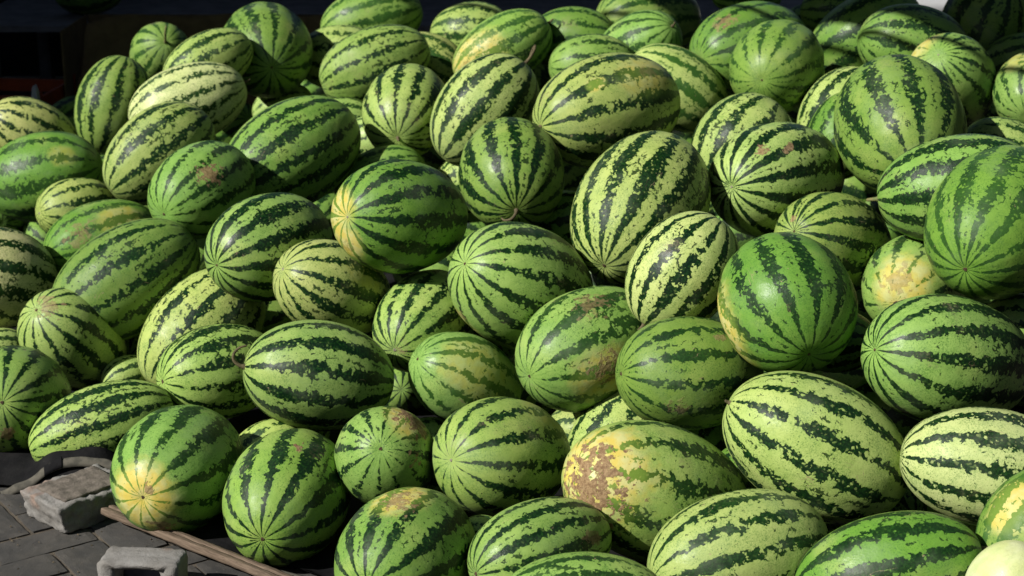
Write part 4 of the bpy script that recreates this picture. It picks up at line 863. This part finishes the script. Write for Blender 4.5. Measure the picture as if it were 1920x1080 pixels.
([1.1126, 5.0432, 0.0876], [-0.2598, -0.9241, 0.2802], 0.1235, 0.095, 207, 2.882708821929682, 10, 0.36, 0.3, 1.0, 'n', None, [0, 0, 0, 0.001], [0, 0, 0, 0.001], [0, 0, 0, 0.001], [0, 0, 0, 0.001], [0, 0, 0, 0], 'watermelon buried deep in a dark gap of the heap'),
([0.5965, 6.0671, 0.1424], [0.7724, -0.6348, -0.0195], 0.1235, 0.095, 208, 2.684118757773306, 10, 0.36, 0.3, 1.0, 'n', None, [0, 0, 0, 0.001], [0, 0, 0, 0.001], [0, 0, 0, 0.001], [0, 0, 0, 0.001], [0, 0, 0, 0], 'watermelon buried deep in a dark gap of the heap'),
([-0.1523, 3.2108, 0.0623], [-0.7066, 0.7052, -0.0587], 0.0845, 0.065, 209, 2.7507368698805332, 10, 0.36, 0.3, 1.0, 'n', None, [0, 0, 0, 0.001], [0, 0, 0, 0.001], [0, 0, 0, 0.001], [0, 0, 0, 0.001], [0, 0, 0, 0], 'watermelon buried deep in a dark gap of the heap'),
([0.7636, 3.7544, 0.0903], [0.6488, 0.6854, -0.3306], 0.1235, 0.095, 210, 2.508767132079833, 10, 0.36, 0.3, 1.0, 'n', None, [0, 0, 0, 0.001], [0, 0, 0, 0.001], [0, 0, 0, 0.001], [0, 0, 0, 0.001], [0, 0, 0, 0], 'watermelon buried deep in a dark gap of the heap'),
([0.1013, 6.128, 0.3356], [0.024, 0.53, 0.8477], 0.1235, 0.095, 211, 2.7246607847267224, 10, 0.36, 0.3, 1.0, 'n', None, [0, 0, 0, 0.001], [0, 0, 0, 0.001], [0, 0, 0, 0.001], [0, 0, 0, 0.001], [0, 0, 0, 0], 'watermelon buried deep in a dark gap of the heap'),
([0.6542, 4.9508, 0.0939], [-0.8939, -0.4148, -0.1697], 0.1235, 0.095, 212, 2.646124148519584, 10, 0.36, 0.3, 1.0, 'n', None, [0, 0, 0, 0.001], [0, 0, 0, 0.001], [0, 0, 0, 0.001], [0, 0, 0, 0.001], [0, 0, 0, 0], 'watermelon buried deep in a dark gap of the heap'),
([-0.9904, 6.0739, 0.1639], [0.626, -0.6778, 0.3857], 0.1235, 0.095, 213, 2.873262684089193, 10, 0.36, 0.3, 1.0, 'n', None, [0, 0, 0, 0.001], [0, 0, 0, 0.001], [0, 0, 0, 0.001], [0, 0, 0, 0.001], [0, 0, 0, 0], 'watermelon buried deep in a dark gap of the heap'),
([1.0992, 5.4853, 0.093], [-0.9636, 0.1772, 0.2001], 0.1235, 0.095, 214, 2.6921806388091665, 10, 0.36, 0.3, 1.0, 'n', None, [0, 0, 0, 0.001], [0, 0, 0, 0.001], [0, 0, 0, 0.001], [0, 0, 0, 0.001], [0, 0, 0, 0], 'watermelon buried deep in a dark gap of the heap'),
([-0.6865, 6.1111, 0.282], [0.5848, 0.8084, 0.0664], 0.1235, 0.095, 215, 2.496479389062995, 10, 0.36, 0.3, 1.0, 'n', None, [0, 0, 0, 0.001], [0, 0, 0, 0.001], [0, 0, 0, 0.001], [0, 0, 0, 0.001], [0, 0, 0, 0], 'watermelon buried deep in a dark gap of the heap'),
([-0.2186, 4.604, 0.0914], [0.8082, -0.589, -0.0044], 0.1235, 0.095, 216, 2.4813756561418017, 10, 0.36, 0.3, 1.0, 'n', None, [0, 0, 0, 0.001], [0, 0, 0, 0.001], [0, 0, 0, 0.001], [0, 0, 0, 0.001], [0, 0, 0, 0], 'watermelon buried deep in a dark gap of the heap'),
([0.0289, 3.7175, 0.0732], [-0.4521, -0.8333, -0.3182], 0.104, 0.08, 217, 2.4984579672567415, 10, 0.36, 0.3, 1.0, 'n', None, [0, 0, 0, 0.001], [0, 0, 0, 0.001], [0, 0, 0, 0.001], [0, 0, 0, 0.001], [0, 0, 0, 0], 'watermelon buried deep in a dark gap of the heap'),
([-1.567, 5.1387, 0.0913], [-0.4694, 0.8795, -0.0787], 0.1235, 0.095, 218, 2.923321619313709, 10, 0.36, 0.3, 1.0, 'n', None, [0, 0, 0, 0.001], [0, 0, 0, 0.001], [0, 0, 0, 0.001], [0, 0, 0, 0.001], [0, 0, 0, 0], 'watermelon buried deep in a dark gap of the heap'),
([0.6073, 3.0509, 0.054], [0.868, 0.3974, 0.2977], 0.065, 0.05, 219, 2.6046748012628838, 10, 0.36, 0.3, 1.0, 'n', None, [0, 0, 0, 0.001], [0, 0, 0, 0.001], [0, 0, 0, 0.001], [0, 0, 0, 0.001], [0, 0, 0, 0], 'watermelon buried deep in a dark gap of the heap'),
([1.3974, 4.4166, 0.0954], [0.7153, 0.6089, -0.3428], 0.1235, 0.095, 220, 2.7379016556684594, 10, 0.36, 0.3, 1.0, 'n', None, [0, 0, 0, 0.001], [0, 0, 0, 0.001], [0, 0, 0, 0.001], [0, 0, 0, 0.001], [0, 0, 0, 0], 'watermelon buried deep in a dark gap of the heap'),
([-0.1641, 3.488, 0.0436], [0.9596, 0.0441, -0.2779], 0.065, 0.05, 221, 2.548136309343186, 10, 0.36, 0.3, 1.0, 'n', None, [0, 0, 0, 0.001], [0, 0, 0, 0.001], [0, 0, 0, 0.001], [0, 0, 0, 0.001], [0, 0, 0, 0], 'watermelon buried deep in a dark gap of the heap'),
([0.2004, 5.6436, 0.0963], [-0.7462, -0.4728, -0.4686], 0.1235, 0.095, 222, 2.647903753584371, 10, 0.36, 0.3, 1.0, 'n', None, [0, 0, 0, 0.001], [0, 0, 0, 0.001], [0, 0, 0, 0.001], [0, 0, 0, 0.001], [0, 0, 0, 0], 'watermelon buried deep in a dark gap of the heap'),
([-0.1243, 5.075, 0.0887], [-0.5792, 0.8024, 0.1437], 0.1235, 0.095, 223, 2.7375064073443687, 10, 0.36, 0.3, 1.0, 'n', None, [0, 0, 0, 0.001], [0, 0, 0, 0.001], [0, 0, 0, 0.001], [0, 0, 0, 0.001], [0, 0, 0, 0], 'watermelon buried deep in a dark gap of the heap'),
([-0.561, 5.1387, 0.0913], [-0.2825, -0.959, -0.0219], 0.1235, 0.095, 224, 2.553222224527903, 10, 0.36, 0.3, 1.0, 'n', None, [0, 0, 0, 0.001], [0, 0, 0, 0.001], [0, 0, 0, 0.001], [0, 0, 0, 0.001], [0, 0, 0, 0], 'watermelon buried deep in a dark gap of the heap'),
([1.8795, 6.0671, 0.1424], [-0.7989, -0.565, 0.2063], 0.1235, 0.095, 225, 2.6216521702632756, 10, 0.36, 0.3, 1.0, 'n', None, [0, 0, 0, 0.001], [0, 0, 0, 0.001], [0, 0, 0, 0.001], [0, 0, 0, 0.001], [0, 0, 0, 0], 'watermelon buried deep in a dark gap of the heap'),
([0.845, 2.9669, 0.0869], [0.3305, -0.7859, -0.5227], 0.104, 0.08, 226, 2.4093181536261548, 10, 0.36, 0.3, 1.0, 'n', None, [0, 0, 0, 0.001], [0, 0, 0, 0.001], [0, 0, 0, 0.001], [0, 0, 0, 0.001], [0, 0, 0, 0], 'watermelon buried deep in a dark gap of the heap'),
([0.5143, 4.1945, 0.0895], [0.9489, 0.1395, 0.2832], 0.1235, 0.095, 227, 2.580543421938377, 10, 0.36, 0.3, 1.0, 'n', None, [0, 0, 0, 0.001], [0, 0, 0, 0.001], [0, 0, 0, 0.001], [0, 0, 0, 0.001], [0, 0, 0, 0], 'watermelon buried deep in a dark gap of the heap'),
([-0.6027, 4.1945, 0.0895], [-0.4391, -0.8954, -0.0736], 0.1235, 0.095, 228, 2.4287761780235937, 10, 0.36, 0.3, 1.0, 'n', None, [0, 0, 0, 0.001], [0, 0, 0, 0.001], [0, 0, 0, 0.001], [0, 0, 0, 0.001], [0, 0, 0, 0], 'watermelon buried deep in a dark gap of the heap'),
([1.6769, 6.0908, 0.2176], [-0.8453, 0.5139, 0.1461], 0.1235, 0.095, 229, 2.703913103157647, 10, 0.36, 0.3, 1.0, 'n', None, [0, 0, 0, 0.001], [0, 0, 0, 0.001], [0, 0, 0, 0.001], [0, 0, 0, 0.001], [0, 0, 0, 0], 'watermelon buried deep in a dark gap of the heap'),
([0.2558, 4.4764, 0.0855], [-0.9985, 0.0011, 0.0539], 0.1235, 0.095, 230, 2.964476666406082, 10, 0.36, 0.3, 1.0, 'n', None, [0, 0, 0, 0.001], [0, 0, 0, 0.001], [0, 0, 0, 0.001], [0, 0, 0, 0.001], [0, 0, 0, 0], 'watermelon buried deep in a dark gap of the heap'),
([-1.4139, 5.0924, 0.0441], [-0.6964, 0.6394, 0.3259], 0.065, 0.05, 231, 2.514482194885423, 10, 0.36, 0.3, 1.0, 'n', None, [0, 0, 0, 0.001], [0, 0, 0, 0.001], [0, 0, 0, 0.001], [0, 0, 0, 0.001], [0, 0, 0, 0], 'watermelon buried deep in a dark gap of the heap'),
([-0.2759, 5.9262, 0.0948], [0.828, -0.3675, -0.4234], 0.1235, 0.095, 232, 2.4311062073150134, 10, 0.36, 0.3, 1.0, 'n', None, [0, 0, 0, 0.001], [0, 0, 0, 0.001], [0, 0, 0, 0.001], [0, 0, 0, 0.001], [0, 0, 0, 0], 'watermelon buried deep in a dark gap of the heap'),
([-0.0771, 4.0098, 0.1022], [0.6526, 0.1366, -0.7453], 0.1235, 0.095, 233, 2.8737151576525797, 10, 0.36, 0.3, 1.0, 'n', None, [0, 0, 0, 0.001], [0, 0, 0, 0.001], [0, 0, 0, 0.001], [0, 0, 0, 0.001], [0, 0, 0, 0], 'watermelon buried deep in a dark gap of the heap'),
([0.9791, 6.0874, 0.2068], [0.5781, -0.7867, -0.2166], 0.1235, 0.095, 234, 2.4797138440270574, 10, 0.36, 0.3, 1.0, 'n', None, [0, 0, 0, 0.001], [0, 0, 0, 0.001], [0, 0, 0, 0.001], [0, 0, 0, 0.001], [0, 0, 0, 0], 'watermelon buried deep in a dark gap of the heap'),
([-0.8853, 4.8243, 0.0915], [0.0158, -0.933, -0.3594], 0.1235, 0.095, 235, 2.5200366505347693, 10, 0.36, 0.3, 1.0, 'n', None, [0, 0, 0, 0.001], [0, 0, 0, 0.001], [0, 0, 0, 0.001], [0, 0, 0, 0.001], [0, 0, 0, 0], 'watermelon buried deep in a dark gap of the heap'),
([0.4655, 3.1851, 0.0806], [0.5812, 0.8107, -0.0707], 0.104, 0.08, 236, 2.963427011850449, 10, 0.36, 0.3, 1.0, 'n', None, [0, 0, 0, 0.001], [0, 0, 0, 0.001], [0, 0, 0, 0.001], [0, 0, 0, 0.001], [0, 0, 0, 0], 'watermelon buried deep in a dark gap of the heap'),
([0.7671, 3.1462, 0.0571], [-0.033, 0.9994, -0.0087], 0.0845, 0.065, 237, 2.461455265800612, 10, 0.36, 0.3, 1.0, 'n', None, [0, 0, 0, 0.001], [0, 0, 0, 0.001], [0, 0, 0, 0.001], [0, 0, 0, 0.001], [0, 0, 0, 0], 'watermelon buried deep in a dark gap of the heap'),
([-0.3494, 4.0381, 0.0924], [-0.8811, 0.4545, 0.1307], 0.1235, 0.095, 238, 2.533071238660123, 10, 0.36, 0.3, 1.0, 'n', None, [0, 0, 0, 0.001], [0, 0, 0, 0.001], [0, 0, 0, 0.001], [0, 0, 0, 0.001], [0, 0, 0, 0], 'watermelon buried deep in a dark gap of the heap'),
([-1.5419, 6.0772, 0.1746], [-0.5184, -0.855, 0.0156], 0.1235, 0.095, 239, 2.9273482093159338, 10, 0.36, 0.3, 1.0, 'n', None, [0, 0, 0, 0.001], [0, 0, 0, 0.001], [0, 0, 0, 0.001], [0, 0, 0, 0.001], [0, 0, 0, 0], 'watermelon buried deep in a dark gap of the heap'),
([0.62, 5.3276, 0.0918], [-0.4623, -0.8857, -0.0427], 0.1235, 0.095, 240, 2.734224967566771, 10, 0.36, 0.3, 1.0, 'n', None, [0, 0, 0, 0.001], [0, 0, 0, 0.001], [0, 0, 0, 0.001], [0, 0, 0, 0.001], [0, 0, 0, 0], 'watermelon buried deep in a dark gap of the heap'),
([0.7653, 6.1077, 0.2712], [-0.9407, 0.3375, 0.0344], 0.1235, 0.095, 241, 2.8603251905108786, 10, 0.36, 0.3, 1.0, 'n', None, [0, 0, 0, 0.001], [0, 0, 0, 0.001], [0, 0, 0, 0.001], [0, 0, 0, 0.001], [0, 0, 0, 0], 'watermelon buried deep in a dark gap of the heap'),
([1.0467, 6.1754, 0.4859], [0.8519, 0.5205, -0.0579], 0.1235, 0.095, 242, 2.5179676225423853, 10, 0.36, 0.3, 1.0, 'n', None, [0, 0, 0, 0.001], [0, 0, 0, 0.001], [0, 0, 0, 0.001], [0, 0, 0, 0.001], [0, 0, 0, 0], 'watermelon buried deep in a dark gap of the heap'),
([-0.4445, 3.5499, 0.0404], [0.2687, -0.9506, -0.1556], 0.065, 0.05, 243, 2.4979646147970027, 10, 0.36, 0.3, 1.0, 'n', None, [0, 0, 0, 0.001], [0, 0, 0, 0.001], [0, 0, 0, 0.001], [0, 0, 0, 0.001], [0, 0, 0, 0], 'watermelon buried deep in a dark gap of the heap'),
([0.5789, 3.7869, 0.0938], [0.8087, 0.4146, 0.4173], 0.1235, 0.095, 244, 2.6152964909793583, 10, 0.36, 0.3, 1.0, 'n', None, [0, 0, 0, 0.001], [0, 0, 0, 0.001], [0, 0, 0, 0.001], [0, 0, 0, 0.001], [0, 0, 0, 0], 'watermelon buried deep in a dark gap of the heap'),
([0.6303, 6.1618, 0.443], [0.621, -0.7703, -0.1445], 0.1235, 0.095, 245, 2.8170669832073747, 10, 0.36, 0.3, 1.0, 'n', None, [0, 0, 0, 0.001], [0, 0, 0, 0.001], [0, 0, 0, 0.001], [0, 0, 0, 0.001], [0, 0, 0, 0], 'watermelon buried deep in a dark gap of the heap'),
([-1.4127, 5.9262, 0.0948], [0.3217, 0.8264, -0.4622], 0.1235, 0.095, 246, 2.4330281832000287, 10, 0.36, 0.3, 1.0, 'n', None, [0, 0, 0, 0.001], [0, 0, 0, 0.001], [0, 0, 0, 0.001], [0, 0, 0, 0.001], [0, 0, 0, 0], 'watermelon buried deep in a dark gap of the heap'),
([-1.1276, 5.2636, 0.0881], [0.2193, 0.9698, 0.1072], 0.1235, 0.095, 247, 2.835598865873133, 10, 0.36, 0.3, 1.0, 'n', None, [0, 0, 0, 0.001], [0, 0, 0, 0.001], [0, 0, 0, 0.001], [0, 0, 0, 0.001], [0, 0, 0, 0], 'watermelon buried deep in a dark gap of the heap'),
([1.2052, 4.3208, 0.0909], [0.1428, -0.9666, 0.2131], 0.1235, 0.095, 248, 2.5234676335662147, 10, 0.36, 0.3, 1.0, 'n', None, [0, 0, 0, 0.001], [0, 0, 0, 0.001], [0, 0, 0, 0.001], [0, 0, 0, 0.001], [0, 0, 0, 0], 'watermelon buried deep in a dark gap of the heap'),
([-1.2264, 4.5414, 0.0923], [0.5252, 0.8402, -0.1354], 0.1235, 0.095, 249, 2.5112679456629734, 10, 0.36, 0.3, 1.0, 'n', None, [0, 0, 0, 0.001], [0, 0, 0, 0.001], [0, 0, 0, 0.001], [0, 0, 0, 0.001], [0, 0, 0, 0], 'watermelon buried deep in a dark gap of the heap'),
([-1.3185, 5.5467, 0.0881], [0.9838, 0.1778, -0.0211], 0.1235, 0.095, 250, 2.4851710705869987, 10, 0.36, 0.3, 1.0, 'n', None, [0, 0, 0, 0.001], [0, 0, 0, 0.001], [0, 0, 0, 0.001], [0, 0, 0, 0.001], [0, 0, 0, 0], 'watermelon buried deep in a dark gap of the heap'),
([-1.7, 7.1, 0.503], [0.9, -0.2, 0.1], 0.15, 0.1, 160, 2.8, 10, 0.35, 0.2, 0.9, 'n', None, [0, 0, 0, 0.001], [0, 0, 0, 0.001], [0, 0, 0, 0.001], [0, 0, 0, 0.001], [0, 0, 0, 0], 'lone watermelon lying on the shaded table behind the heap'),
]
for row in MELONS: add_melon(row)
